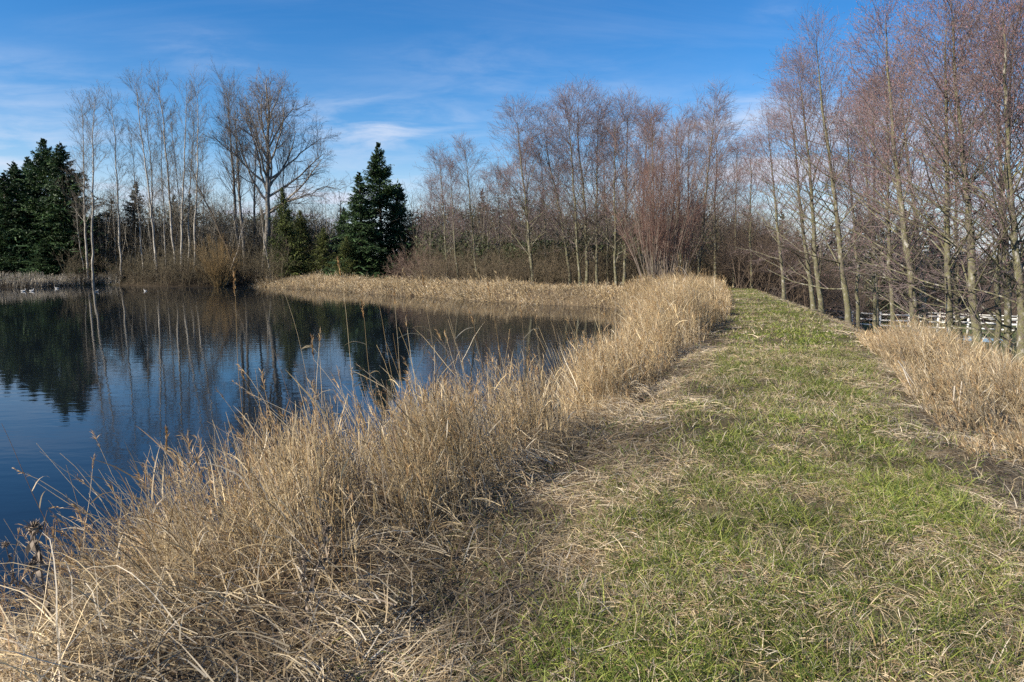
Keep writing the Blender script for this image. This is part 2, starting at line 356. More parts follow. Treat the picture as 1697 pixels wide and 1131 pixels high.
def trunk_line(h, n, wob, r0, r1, bend=0.):
    z = np.linspace(0, 1, n); o = np.cumsum(R.standard_normal((n, 2)) * wob, 0); o -= o[0]
    ph = R.random() * 6.28; o += np.stack([np.cos(ph) * z ** 1.6, np.sin(ph) * z ** 1.6], -1) * bend * h
    P = np.c_[o, z * h][None]; Rr = (r1 + (r0 - r1) * (1 - z) ** .85)[None]; Rr[0, 0] *= 1.6; Rr[0, 1] *= 1.10; Rr = Rr * (1 + .05 * R.standard_normal(Rr.shape))
    return P, Rr
def kol(n, a, b, j=.12):
    t = R.random((n, 1)); return (np.array(a) * (1 - t) + np.array(b) * t) * (1 + j * R.standard_normal((n, 1))).clip(.4, 1.6)

def alder(h, spread, dens=1., catk=1., low=.13, r0=.108, tw=.0034, col=((.11, .082, .078), (.24, .185, .175)), catcol=((.18, .09, .098), (.36, .20, .20)), upang=.9, bend=.02):
    P0, R0 = trunk_line(h, 26, .020, r0, .008, bend)
    nb = int(62 * dens)
    prof = lambda t: spread * (.22 + 1.0 * np.clip(1 - t, 0, 1) ** .62) * np.where(t < .34, .75 + .9 * (t - .2), 1)
    P1, R1, t1 = sprout(P0, R0, nb, low, .99, lambda t: upang * (1.05 - .42 * t), prof, 9, .022, .06, (.30, .007, .0045), even=True, power=.74)
    P2, R2, _ = sprout(P1, R1, 8, .15, 1., .72, lambda t: spread * .36 * (1.15 - .6 * t), 6, .03, .09, (.42, tw, tw * .8))
    P3, R3, _ = sprout(P2, R2, 5, .15, 1., .6, spread * .15, 4, .03, .10, (.5, tw * .8, tw * .62))
    trunk = Geo(); trunk.tubes(P0, R0, 9)
    big = R1[:, 0] > .016
    trunk.tubes(P1[big], R1[big], 5)
    cr = Geo(); cr.tubes(P1[~big], R1[~big], 4, kol((~big).sum(), *col)); cr.tubes(P2, R2, 3, kol(len(P2), *col)); cr.tubes(P3, R3, 3, kol(len(P3), *col))
    ck_ = Geo()
    k = int(len(P3) * 1.25 * catk)
    if k:
        zt = P3[:, -1, 2] / h; w = sst(zt, .30, .75) + .12; idx = R.choice(len(P3), k, p=w / w.sum())
        tt = R.random((k, 1)) ** .6; st = P3[idx, 0] * (1 - tt) + P3[idx, -1] * tt
        Dn = np.c_[R.standard_normal((k, 2)) * .35, -np.ones(k)] ; Dn = unit(Dn); ln = .018 + .030 * R.random((k, 1))
        Pc = np.stack([st, st + Dn * ln * .5, st + Dn * ln], 1); rc = np.stack([np.full(k, .003), .006 + .004 * R.random(k), np.full(k, .002)], 1)
        ck_.tubes(Pc, rc, 3, kol(k, *catcol))
    return dict(trunk=trunk.mesh('trunk', M_alder, True), crown=cr.mesh('crown', M_twig), catkins=ck_.mesh('catkins', M_twig) if k else None, h=h)

def poplar(h, spread, r0=.10, bark=None, dens=1., low=.35, tw=.0062, col=((.10, .085, .065), (.22, .19, .15))):
    P0, R0 = trunk_line(h, 28, .03, r0, .012, .03)
    prof = lambda t: spread * (.35 + .8 * np.clip(1 - t, 0, 1) ** .6)
    P1, R1, _ = sprout(P0, R0, int(44 * dens), low, .99, lambda t: .85 - .3 * t, prof, 9, .06, .07, (.26, .012, .007), even=True)
    P2, R2, _ = sprout(P1, R1, 7, .2, 1., .55, lambda t: spread * .36, 6, .07, .10, (.4, tw, tw * .75))
    P3, R3, _ = sprout(P2, R2, 4, .2, 1., .55, spread * .17, 4, .04, .12, (.5, tw * .8, tw * .6))
    trunk = Geo(); trunk.tubes(P0, R0, 8); big = R1[:, 0] > .022; trunk.tubes(P1[big], R1[big], 5)
    cr = Geo()
    if (~big).any(): cr.tubes(P1[~big], R1[~big], 3, kol((~big).sum(), *col))
    cr.tubes(P2, R2, 3, kol(len(P2), *col)); cr.tubes(P3, R3, 3, kol(len(P3), *col))
    return dict(trunk=trunk.mesh('trunk', bark or M_birch, True), crown=cr.mesh('crown', M_twig), catkins=None, h=h)

def cottonwood(h=20.):
    """the big round-headed one: heavy limbs, one low limb sweeping out to the right"""
    col = ((.09, .078, .065), (.20, .175, .15))
    P0, R0 = trunk_line(h, 26, .06, .34, .03, 0.)
    limbs = []
    spec = [(.34, 1, -.1, .55, .40, .10), (.42, 1, .2, .7, .36, .2), (.40, -1, .1, .9, .42, .16), (.48, -1, -.4, .8, .34, .2), (.50, 1, .5, .9, .36, .2), (.46, .2, 1, .9, .35, .2), (.52, -.2, -1, .9, .33, .2),
            (.58, 1, -.5, 1.1, .34, .2), (.60, -1, .4, 1.2, .34, .2), (.66, .7, .5, 1.4, .28, .2), (.68, -.8, -.1, 1.5, .28, .2), (.74, .5, -.5, 1.8, .22, .1), (.78, -.5, .4, 2., .2, .1), (.54, .0, .8, 1.5, .36, .2), (.44, -.9, .2, 1.5, .45, .15), (.38, .35, -.2, 2.2, .5, .1)]
    for t, dx, dy, up, ln, cu in spec:
        p, _ = lerp_poly(P0, np.array([[t]])); p = p[0, 0]; D = unit(np.array([dx, dy, up])); pts = [p]
        for i in range(13):
            D = unit(D + np.array([0, 0, cu * .22]) + .09 * R.standard_normal(3)); pts.append(pts[-1] + D * ln * h / 13)
        limbs.append(pts)
    P1 = np.array(limbs); R1 = np.array([[.30 * .34 * (1.25 - s[0])] for s in spec]) * np.linspace(1.5, .25, 14)[None] + .01
    # the sweeping low limb
    pl = np.array([[0, 0, .335 * h], [1.0, -.1, .37 * h], [2.2, -.1, .40 * h], [3.4, 0, .42 * h], [4.6, .1, .45 * h], [5.6, .2, .485 * h], [6.6, .3, .495 * h], [7.6, .3, .48 * h]])
    pl = np.array([[np.interp(u, np.arange(8), pl[:, c]) for c in range(3)] for u in np.linspace(0, 7, 14)]) + .06 * R.standard_normal((14, 3)); pl[0] = (0, 0, .335 * h)
    P1 = np.concatenate([P1, pl[None]]); R1 = np.concatenate([R1, np.linspace(.11, .02, 14)[None]])
    P2, R2, _ = sprout(P1, R1, 13, .22, 1., .75, lambda t: 2.9 * (1.15 - .6 * t), 9, .07, .11, (.45, .022, .012))
    P3, R3, _ = sprout(P2, R2, 8, .2, 1., .7, 1.15, 6, .03, .13, (.5, .010, .0075))
    P4, R4, _ = sprout(P3, R3, 4, .2, 1., .65, .5, 4, .0, .14, (.6, .0075, .0058))
    trunk = Geo(); trunk.tubes(P0, R0, 10); trunk.tubes(P1, R1, 7)
    cr = Geo(); cr.tubes(P2, R2, 4, kol(len(P2), *col)); cr.tubes(P3, R3, 3, kol(len(P3), *col)); cr.tubes(P4, R4, 3, kol(len(P4), (.11, .085, .072), (.23, .185, .16)))
    return dict(trunk=trunk.mesh('trunk', M_cotton, True), crown=cr.mesh('crown', M_twig), catkins=None, h=h)

def fir(h, r, nb=230, subs=12, leaf=6, col=((.014, .036, .014), (.060, .105, .035)), droop=.25, lsz=1., ragged=.35, cedar=False, low=.04):
    P0, R0 = trunk_line(h, 16, .03, h * .017, .012, .01)
    t = np.sort(low + (1 - low) * R.random(nb) ** (1.15)); t = t * .985
    pos, _ = lerp_poly(P0, t[None]); pos = pos[0]
    az = R.random(nb) * 2 * np.pi; clump = .75 + .5 * vnoise(az * 1.6 + 3, t * 9, 4)
    Ln = r * ((1 - t) ** (.92 if not cedar else .6) + .02) * (1 - ragged + 2 * ragged * R.random(nb) * clump)
    el = -droop + (.95 * t ** 2.2) + .14 * R.standard_normal(nb)
    D = np.stack([np.cos(az) * np.cos(el), np.sin(az) * np.cos(el), np.sin(el)], -1)
    tip = .30 + .70 * sst(1 - t, 0, .32)
    n = 7; P1 = np.empty((nb, n, 3)); P1[:, 0] = pos; dz = np.linspace(-.02, .10, n)
    for i in range(1, n):
        D = unit(D + np.array([0, 0, dz[i]]) + .05 * R.standard_normal((nb, 3))); P1[:, i] = P1[:, i - 1] + D * (Ln / (n - 1))[:, None]
    R1 = (.006 + .012 * Ln / r)[:, None] * np.linspace(1, .3, n)[None] * (h / 14)
    tr = Geo(); tr.tubes(P0, R0, 8); tr.tubes(P1, R1, 3)
    # side sprays, mostly in the branch's own flat plane
    m = subs; tt = .12 + .88 * (np.arange(m)[None] + R.random((nb, m))) / m
    p2, T2 = lerp_poly(P1, tt); s = np.where((np.arange(m) % 2)[None, :, None] == 0, 1., -1.)
    S2 = unit(np.cross(T2, np.array([0, 0, 1.]))) * s
    D2 = unit(T2 * .75 + S2 * .8 + np.array([0, 0, -.16 if not cedar else -.5]) + .18 * R.standard_normal(T2.shape))
    L2 = (Ln[:, None] * .36 * (1.15 - .75 * tt) * (.6 + .8 * R.random((nb, m))) + .10 * h / 14 * tip[:, None])
    p2 = p2.reshape(-1, 3); D2 = D2.reshape(-1, 3); L2 = L2.ravel(); k = len(p2)
    n2 = 4; P2 = np.empty((k, n2, 3)); P2[:, 0] = p2; DD = D2.copy()
    for i in range(1, n2):
        DD = unit(DD + np.array([0, 0, -.08]) + .08 * R.standard_normal((k, 3))); P2[:, i] = P2[:, i - 1] + DD * (L2 / (n2 - 1))[:, None]
    fo = Geo(); base = kol(nb, *col, .15); K2 = np.repeat(base, m, 0) * (1 + .25 * R.standard_normal((k, 1))).clip(.5, 1.7)
    up_ = unit(np.cross(D2, unit(R.standard_normal((k, 3)) + np.array([0, 0, 2.5]))))
    sc = h / 14 * lsz
    fo.ribbons(P2, np.array([.035, .05, .045, .008])[None] * sc * (.7 + .6 * R.random((k, 1))) * np.repeat(tip, m)[:, None], up_, K2)
    # small needle tufts hanging off and out
    f = leaf; t3 = R.random((k, f)) * .98 + .02; p3, T3 = lerp_poly(P2, t3); p3 = p3.reshape(-1, 3); T3 = T3.reshape(-1, 3); kk = len(p3)
    D3 = unit(T3 * .7 + .75 * R.standard_normal((kk, 3)) + np.array([0, 0, -.25 if not cedar else -.9])); l3 = (.10 + .16 * R.random(kk)) * sc * np.repeat(tip, m * f)
    P3 = np.stack([p3, p3 + D3 * l3[:, None] * .55, p3 + D3 * l3[:, None]], 1)
    S3 = unit(np.cross(D3, R.standard_normal((kk, 3)) + np.array([0, 0, .8])))
    K3 = np.repeat(K2, f, 0) * (1 + .2 * R.standard_normal((kk, 1))).clip(.5, 1.8)
    fo.ribbons(P3, np.array([.012, .034, .006])[None] * sc * (.7 + .6 * R.random((kk, 1))), S3, K3)
    return dict(trunk=tr.mesh('trunk', M_firbark, True), crown=fo.mesh('crown', M_needle), catkins=None, h=h)

def bush(h, w, stems, col, twc, r0=.014, tw=.005, sub=7, sub2=3, fan=.55, spread0=.25, up=.02, m_stem=None, kids=('stems', 'crown')):
    a = R.random(stems) * 2 * np.pi; rr = np.sqrt(R.random(stems)); el = fan * rr * (.6 + .6 * R.random(stems))
    D = np.stack([np.cos(a) * np.sin(el), np.sin(a) * np.sin(el), np.cos(el)], -1)
    n = 12; Ln = h * (.55 + .45 * R.random(stems)) * (1.05 - .12 * rr)
    P = np.empty((stems, n, 3)); P[:, 0] = np.stack([np.cos(a) * rr, np.sin(a) * rr, 0 * a], -1) * spread0
    for i in range(1, n):
        D = unit(D + np.array([0, 0, up]) + .055 * R.standard_normal((stems, 3))); P[:, i] = P[:, i - 1] + D * (Ln / (n - 1))[:, None]
    R0 = (r0 * (.6 + .8 * R.random(stems)))[:, None] * np.linspace(1, .2, n)[None]
    P2, R2, _ = sprout(P, R0, sub, .22, 1., .42, lambda t: h * w * (1.1 - .5 * t), 7, .04, .06, (.5, tw, tw * .7))
    P3, R3, _ = sprout(P2, R2, sub2, .2, 1., .45, h * w * .42, 4, .02, .1, (.6, tw * .8, tw * .6))
    st = Geo(); st.tubes(P, R0, 5, kol(stems, *col)); cr = Geo(); cr.tubes(P2, R2, 3, kol(len(P2), *twc)); cr.tubes(P3, R3, 3, kol(len(P3), *twc))
    return dict(stems=st.mesh('stems', m_stem or M_twig, True), crown=cr.mesh('crown', M_twig), h=h)

def plant(proto, name, px, d, ytop, label, cat, group=None, pxt=None, wide=1., rz=None, z=None, h=None, hcap=None):
    x, y, zz = place(px, d, z)
    hh = h if h else top_z(ytop, d) - zz
    s = hh / proto['h']
    t = thing(name, (x, y, zz - .08)); t.rotation_mode = 'ZYX'; t.scale = (s * wide, s * wide, s)
    lean = 0.
    if pxt is not None:
        zt = zz + hh; xt = (pxt - 848.5) / FPX * (d * cP + (EYE - zt) * sP); lean = math.atan2(xt - x, hh)
    t.rotation_euler = (R.normal() * .02, lean, rz if rz is not None else R.random() * 6.28)
    tag(t, label, cat, group)
    for part in ('trunk', 'stems', 'crown', 'catkins'):
        me = proto.get(part)
        if me is None or isinstance(me, float): continue
        o = bpy.data.objects.new(part, me); C.objects.link(o); o.parent = t
    return t
def row(specs, protos, name, lab, cat, group, wide=(.9, 1.15)):
    """specs: (px, d, ytop, px at the top, proto index). labels count them from the left"""
    specs = sorted(specs, key=lambda s: s[0])
    for i, (px, d, yt, pxt, k) in enumerate(specs):
        plant(protos[k % len(protos)], name, px, d, yt, lab(i), cat, group, pxt=pxt, wide=R.uniform(*wide))

# ------------------------------------------------------------------ trees: the alders along the dyke and behind the grass bank
AL = [alder(9.5, 2.5), alder(9.5, 2.9, upang=.95), alder(9.5, 2.1, dens=1.1, low=.28, r0=.085), alder(9.5, 3.0, dens=.95, upang=1.0, bend=.05)]
MID = [alder(10, 3.0, dens=.9, tw=.0047, r0=.085, catk=.6, col=((.11, .082, .078), (.24, .185, .175)), catcol=((.18, .09, .098), (.36, .20, .20))),
       alder(10, 3.4, dens=1., tw=.0045, r0=.095, catk=.6, bend=.05, upang=.8, col=((.11, .082, .078), (.24, .185, .175)), catcol=((.18, .09, .098), (.36, .20, .20))),
       alder(10, 2.5, dens=.9, tw=.0047, r0=.07, catk=.6, low=.25, col=((.11, .082, .078), (.24, .185, .175)), catcol=((.18, .09, .098), (.36, .20, .20)))]
near = [(1349, 23.5, 150, 1300, 1), (1362, 22.5, 112, 1316, 0), (1408, 20.5, 66, 1378, 3), (1424, 24, 190, 1405, 2), (1452, 25, 150, 1440, 2), (1484, 19, 120, 1462, 2), (1524, 17, 22, 1478, 0),
        (1570, 14.5, 40, 1562, 1), (1596, 19, 110, 1588, 2), (1622, 13.8, -30, 1618, 3), (1649, 16, 30, 1668, 2), (1676, 18, 70, 1672, 1), (1696, 13, 0, 1705, 0), (1246, 37, 235, 1243, 2), (1300, 31, 205, 1268, 1),
        (1460, 33, 180, 1446, 1), (1548, 27, 120, 1530, 3), (1720, 16, -20, 1712, 1)]
lab_near = lambda i: f'{ORD[i]} from left of mossy bare alders growing down the right side of the grass path'
row(near, AL, 'alder_tree', lab_near, 'tree', 'alders along the right side of the path')
for px, d, yt in ((1850, 12, -60), (1985, 14, -40)):
    plant(AL[1], 'alder_tree', px, d, yt, 'bare alder reaching in from just beyond the right edge' if px < 1900 else 'bare alder farther out beyond the right edge', 'tree', 'alders beyond the right edge')
mid = [(712, 56, 300, 716, 2), (742, 52, 258, 733, 0), (760, 50, 270, 742, 2), (792, 52, 244, 770, 0), (812, 58, 290, 805, 2), (831, 53, 285, 822, 2), (884, 47, 197, 845, 1), (878, 55, 245, 872, 2), (906, 56, 260, 900, 0),
       (945, 48, 205, 908, 1), (962, 46, 174, 942, 0), (971, 47, 178, 964, 1), (989, 46, 182, 988, 0), (1008, 52, 215, 1002, 2), (1021, 45, 195, 1012, 0), (1034, 46, 185, 1054, 1), (1064, 50, 200, 1070, 2),
       (1080, 44, 190, 1084, 2), (1128, 46, 205, 1124, 0), (850, 60, 285, 846, 2), (925, 57, 250, 925, 2), (1156, 40, 172, 1178, 0), (1188, 46, 215, 1192, 1), (1216, 44, 245, 1226, 2), (1140, 50, 200, 1145, 0)]
row(mid, MID, 'alder_tree', lambda i: f'{ORD[i]} from left of slim bare reddish alders behind the tan grass bank', 'tree', 'alders behind the grass bank')

# the fan-shaped red willow at the end of the pond
W = bush(10, .12, 110, ((.10, .08, .065), (.22, .18, .145)), ((.13, .074, .060), (.26, .155, .125)), r0=.020, tw=.0048, sub=16, sub2=5, fan=.33, spread0=1.0, up=.012)
plant(W, 'willow_shrub', 1098, 37, 168, 'tall fan-shaped willow with many grey stems and red twigs at the pond corner', 'shrub', pxt=1104, rz=.4)

# ------------------------------------------------------------------ far shore: poplars, the big cottonwood, firs
PO = [poplar(16, 2.3, low=.34), poplar(16, 1.9, dens=.85, low=.40, r0=.085), poplar(16, 2.8, dens=.95, low=.28, r0=.11)]
far = [(146, 63, 172, 127, 2), (155, 62.5, 162, 150, 0), (141, 64, 325, 120, 1), (201, 64, 166, 191, 0), (194, 66, 300, 182, 1), (239, 64, 215, 209, 1), (262, 63, 138, 234, 2), (258, 66, 170, 250, 1),
       (276, 65, 190, 264, 1), (292, 64, 134, 269, 0), (300, 63, 152, 297, 2), (305, 67, 200, 290, 1), (312, 65, 190, 322, 1), (323, 62.5, 138, 328, 0), (335, 68, 230, 340, 1)]
row(far, PO, 'poplar_tree', lambda i: f'{ORD[i]} from left of slim pale-barked bare trees on the far shore', 'tree', 'pale bare trees on the far shore')
CW = cottonwood()
plant(CW, 'cottonwood_tree', 437, 66, 131, 'largest bare tree on the far shore, broad crown and a low limb sweeping right', 'tree', pxt=444, rz=0.)
PG = poplar(17, 3.6, r0=.22, bark=M_cotton, dens=1.15, low=.42, tw=.008, col=((.09, .078, .065), (.20, .175, .15)))
for px, d, yt, pxt, rz, lb in ((398, 67, 148, 384, 1., 'thick grey bare tree left of the broad cottonwood, nearer the golden bush'), (407, 66, 172, 392, 2.6, 'thick grey bare tree close against the left side of the broad cottonwood'),
                               (420, 70, 200, 416, 4., 'thin grey bare trunk just left of the broad cottonwood trunk'), (457, 69, 235, 470, 5., 'thin grey bare tree just right of the broad cottonwood trunk')):
    plant(PG, 'cottonwood_tree', px, d, yt, lb, 'tree', pxt=pxt, rz=rz, wide=.85)
LT = poplar(11, 1.8, r0=.13, bark=M_firbark, dens=.8, low=.35, tw=.008)
plant(LT, 'leaning_tree', 402, 61.5, 262, 'dark bare tree leaning steeply left behind the golden willow bush', 'tree', pxt=322, rz=1.)
ST = poplar(6, .7, r0=.07, dens=.5, low=.5)
plant(ST, 'leaning_sapling', 376, 60.5, 362, 'thin white sapling leaning right over the golden willow bush', 'tree', pxt=398, rz=2.)
plant(ST, 'leaning_sapling', 449, 62, 330, 'thin white sapling at the foot of the broad cottonwood, bending left', 'tree', pxt=433, rz=0.)

FL = [fir(15, 4.4, nb=360, subs=14, leaf=8, ragged=.38, droop=.12), fir(15, 3.9, nb=330, subs=13, leaf=8, ragged=.40, droop=.2), fir(15, 5.0, nb=400, subs=15, leaf=8, ragged=.36, droop=.15)]
for px, d, yt, k, w, lb in ((18, 66, 284, 1, 1.4, 'dark fir at the left edge of the picture'), (40, 68, 264, 0, 1.3, 'broad dark fir second from the left edge'), (64, 72, 258, 1, 1.2, 'dark fir set back between the left-edge firs and the tallest left fir'),
                            (93, 68, 228, 2, 1.15, 'tallest dark fir of the left-hand group'), (121, 67, 234, 0, 1.25, 'dark fir at the right end of the left-hand group, behind a pale bare trunk'), (138, 72, 320, 2, 1.3, 'shorter dark fir at the right foot of the left-hand fir group'), (76, 63.5, 395, 1, 1.7, 'low dark fir in front of the left-hand fir group by the shore'), (0, 74, 275, 2, 1.2, 'dark fir cut by the left edge of the picture')):
    plant(FL[k], 'fir_tree', px, d, yt, lb, 'tree', 'firs at the left end of the far shore', wide=w)
plant(FL[2], 'fir_tree', 634, 64, 233, 'tallest dark fir right of the middle of the far shore', 'tree', wide=1.0, rz=.5)
plant(FL[1], 'fir_tree', 600, 62, 284, 'shorter dark fir pressed against the left side of the tallest one', 'tree', wide=1.25)
plant(FL[0], 'fir_tree', 664, 66, 300, 'shorter dark fir pressed against the right side of the tallest one', 'tree', wide=.9)
plant(FL[0], 'fir_tree', 572, 66, 340, 'short fir at the left foot of the dark fir clump', 'tree', wide=1.)
CE = [fir(10, 2.3, nb=230, subs=13, leaf=9, cedar=True, droop=-.25, ragged=.4, col=((.04, .06, .016), (.125, .145, .04)), lsz=.9), fir(8, 2.6, nb=230, subs=13, leaf=9, cedar=True, droop=-.45, ragged=.4, col=((.045, .06, .016), (.13, .145, .04)))]
plant(CE[0], 'cedar_tree', 480, 63, 312, 'loose yellow-green cedar right of the broad cottonwood', 'tree', wide=1.)
plant(CE[1], 'cedar_tree', 500, 65, 350, 'low yellow-green cedar on the right of the taller cedar', 'tree', wide=1.)
plant(CE[1], 'cedar_tree', 537, 63, 378, 'low bushy green tree between the cedars and the dark fir clump', 'tree', wide=1.)
plant(CE[1], 'cedar_tree', 575, 60, 392, 'low bushy green tree in front of the dark fir clump', 'tree', wide=1.1)
FS = [fir(9, 1.7, nb=200, subs=9, leaf=7, ragged=.45, droop=.3, col=((.022, .034, .018), (.06, .07, .035))), fir(9, 2.0, nb=220, subs=9, leaf=7, ragged=.35, droop=.2, col=((.014, .028, .014), (.045, .065, .03))),
      fir(9, 1.1, nb=70, subs=6, leaf=4, ragged=.5, droop=.1, col=((.05, .045, .03), (.10, .085, .055)))]
plant(FS[2], 'bare_topped_fir', 564, 68, 313, 'thin see-through fir with bare top left of the dark fir clump', 'tree', wide=1.)
back = [(182, 72, 326, 183, 0), (215, 70, 297, 215, 1), (253, 75, 350, 253, 0), (291, 75, 320, 291, 1), (317, 74, 316, 317, 0), (168, 78, 350, 168, 1), (345, 80, 365, 345, 1), (368, 82, 350, 368, 0), (396, 84, 372, 396, 1), (233, 80, 380, 233, 1), (430, 84, 345, 430, 1), (455, 82, 362, 455, 0), (534, 84, 362, 534, 2)]
row(back, FS, 'fir_tree', lambda i: f'{ORD[i]} from left of small firs showing between the pale bare trunks', 'tree', 'small firs behind the far shore', (1.1, 1.5))
back2 = [(700, 80, 350, 700, 0), (722, 84, 372, 722, 1), (755, 82, 372, 755, 1), (798, 74, 310, 799, 0), (822, 84, 360, 822, 1), (848, 72, 326, 848, 0), (876, 80, 340, 876, 0), (893, 72, 326, 893, 1), (925, 84, 352, 925, 1), (952, 82, 348, 952, 0), (978, 84, 360, 978, 1),
         (1004, 72, 334, 1004, 0), (1030, 84, 350, 1030, 1), (1062, 82, 340, 1062, 1), (1096, 84, 352, 1096, 1), (1130, 80, 346, 1130, 0), (1157, 68, 334, 1157, 1), (1184, 84, 350, 1184, 1), (1212, 82, 356, 1212, 0), (1240, 70, 352, 1240, 1), (1268, 84, 372, 1268, 1), (1296, 66, 348, 1296, 0), (1324, 86, 378, 1324, 1)]
row(back2, FS, 'fir_tree', lambda i: f'{ORD[i]} from left of small dark firs behind the reddish alders', 'tree', 'small firs behind the alders', (1.2, 1.6))
back3 = [(1352, 92, 384, 1352, 1), (1380, 88, 366, 1380, 0), (1405, 95, 382, 1405, 1), (1436, 84, 352, 1436, 1), (1458, 74, 335, 1458, 0), (1482, 90, 362, 1482, 1), (1512, 76, 342, 1512, 0), (1536, 86, 352, 1536, 1), (1566, 96, 380, 1566, 1), (1600, 98, 396, 1600, 0), (1632, 104, 410, 1632, 1), (1664, 108, 420, 1664, 1), (1694, 108, 412, 1694, 0)]
row(back3, FS, 'fir_tree', lambda i: f'{ORD[i]} from left of far firs beyond the white fences', 'tree', 'firs beyond the white fences', (1.3, 1.8))

# bushes one can tell apart
GB = bush(4.6, .16, 120, ((.16, .11, .05), (.28, .20, .09)), ((.14, .09, .04), (.25, .17, .075)), r0=.018, tw=.0075, sub=9, sub2=3, fan=.95, spread0=.5, up=.03)
plant(GB, 'willow_bush', 364, 59.8, 385, 'rounded golden-brown willow bush at the water edge of the far shore', 'bush', rz=0., wide=.72)
BB = bush(3.6, .2, 60, ((.14, .11, .085), (.24, .19, .15)), ((.12, .08, .06), (.21, .14, .11)), r0=.016, tw=.0075, sub=9, sub2=4, fan=1.1, spread0=.5, up=.0)
plant(BB, 'bramble_bush', 690, 56, 395, 'brown bramble bush arching beside the dark fir clump', 'bush')
plant(BB, 'bramble_bush', 716, 52, 412, 'lower brown bramble bush at the left end of the alder row', 'bush')

# ------------------------------------------------------------------ undergrowth nobody could count
def thicket(name, label, fx, n_, hh, col, tw=.008, kids=6, kids2=3, tilt=.75, stem=None):
    X, Y = fx(n_); Z = height(X, Y); k = len(X)
    a = R.random(k) * 6.28; el = tilt * R.random(k) ** .8; D = np.stack([np.cos(a) * np.sin(el), np.sin(a) * np.sin(el), np.cos(el)], -1)
    Ln = hh * (.45 + .75 * R.random(k)) * (.6 + .8 * fbm(X * .25, Y * .25, 2, 12)); n = 7
    P = np.empty((k, n, 3)); P[:, 0] = np.stack([X, Y, Z - .03], -1)
    for i in range(1, n):
        D = unit(D + np.array([0, 0, .01]) + .09 * R.standard_normal((k, 3))); P[:, i] = P[:, i - 1] + D * (Ln / (n - 1))[:, None]
    R0 = (.010 + .010 * R.random(k))[:, None] * (2.2 if stem else 1) * np.linspace(1, .3, n)[None]
    P2, R2, _ = sprout(P, R0, kids, .15, 1., .8, hh * .3, 5, .02, .14, (.5, tw, tw * .7)); g = Geo()
    g.tubes(P, R0, 3, kol(k, *(stem or col))); g.tubes(P2, R2, 3, kol(len(P2), *col))
    if kids2:
        P3, R3, _ = sprout(P2, R2, kids2, .15, 1., .8, hh * .13, 3, .0, .14, (.6, tw * .8, tw * .6)); g.tubes(P3, R3, 3, kol(len(P3), *col))
    return tag(g.obj(name, M_twig), label, 'undergrowth', kind='stuff')
def band(px0, px1, d0, d1):
    def f(n_):
        px = R.uniform(px0, px1, n_); d = R.uniform(d0, d1, n_); x = (px - 848.5) / FPX * d; ok = pond_sd(x, d) > .25; return x[ok], d[ok]
    return f
BR = ((.060, .050, .030), (.16, .13, .08))
thicket('undergrowth', 'tangled brown undergrowth along the far shore under the pale bare trees', band(118, 470, 59, 72), 1500, 2.7, BR)
thicket('undergrowth', 'tangled brown undergrowth beneath the reddish alders', band(690, 1220, 46, 70), 2300, 2.5, ((.07, .056, .034), (.18, .14, .09)))
thicket('undergrowth', 'brown leafless scrub beyond the end of the grass path', band(1190, 1420, 46, 80), 1700, 3.6, ((.09, .065, .045), (.20, .145, .10)))
thicket('undergrowth', 'brown leafless scrub beyond the white fences', band(1380, 1800, 80, 100), 1700, 5.4, ((.075, .055, .045), (.16, .12, .09)), tw=.011)
thicket('undergrowth', 'low grey brush on the slope beside the end of the path', lambda n_: (lambda d: (xR(d) + R.uniform(.8, 6, n_), d))(R.uniform(36, 50, n_)), 500, .8, ((.12, .10, .085), (.24, .20, .17)), tw=.005)
thicket('undergrowth', 'taller bare brown saplings massed behind the reddish alders', band(690, 1330, 60, 76), 950, 7.0, ((.075, .058, .042), (.18, .14, .10)), tw=.007, kids=9, tilt=.30, stem=((.13, .12, .08), (.32, .29, .22)))
thicket('undergrowth', 'taller bare grey saplings massed behind the pale bare trees', band(150, 560, 66, 76), 1100, 6.6, ((.060, .052, .036), (.16, .135, .095)), tw=.007, kids=9, tilt=.35, stem=((.14, .125, .10), (.34, .31, .26)))
thicket('undergrowth', 'low dark brush and litter at the foot of the pale bare trees', band(118, 440, 56.5, 63.5), 1500, 1.1, ((.05, .04, .028), (.15, .115, .07)), tw=.007)
def woodland(name, label, px0, px1, d0, d1, hh, n_, col, sz=.22):
    px = R.uniform(px0, px1, n_); d = R.uniform(d0, d1, n_); x = (px - 848.5) / FPX * d; z0 = height(x, d)
    top = hh * (.45 + .95 * fbm(x * .16 + 5, d * .16, 3, 40)); z = z0 + top * R.random(n_) ** 1.25
    p = np.stack([x, d, z], -1); D = unit(R.standard_normal((n_, 3)) + np.array([0, 0, .4])); l = (sz * (.5 + R.random(n_)))[:, None]
    P = np.stack([p, p + D * l * .5, p + D * l], 1); S = unit(np.cross(D, R.standard_normal((n_, 3))))
    g = Geo(); g.ribbons(P, np.array([.2, .5, .1])[None] * l * .42, S, kol(n_, *col, .2)); return tag(g.obj(name, M_needle), label, 'woodland', kind='stuff')
thicket('undergrowth', 'tangle of leafless twigs and saplings beyond the end of the path', band(1215, 1355, 36, 62), 1300, 4.2, ((.085, .062, .045), (.19, .14, .10)), tw=.0055, kids=8)
woodland('woodland', 'dark mass of low evergreens behind the pale bare trees', 110, 620, 73, 84, 6.0, 70000, ((.014, .024, .010), (.045, .055, .025)))
woodland('woodland', 'dark mass of low evergreens and scrub behind the reddish alders', 680, 1380, 68, 84, 6.4, 130000, ((.018, .030, .012), (.06, .065, .03)))
woodland('woodland', 'low dark green growth between the trunks of the reddish alders', 690, 1300, 56, 64, 3.8, 60000, ((.020, .034, .012), (.07, .08, .032)), .2)
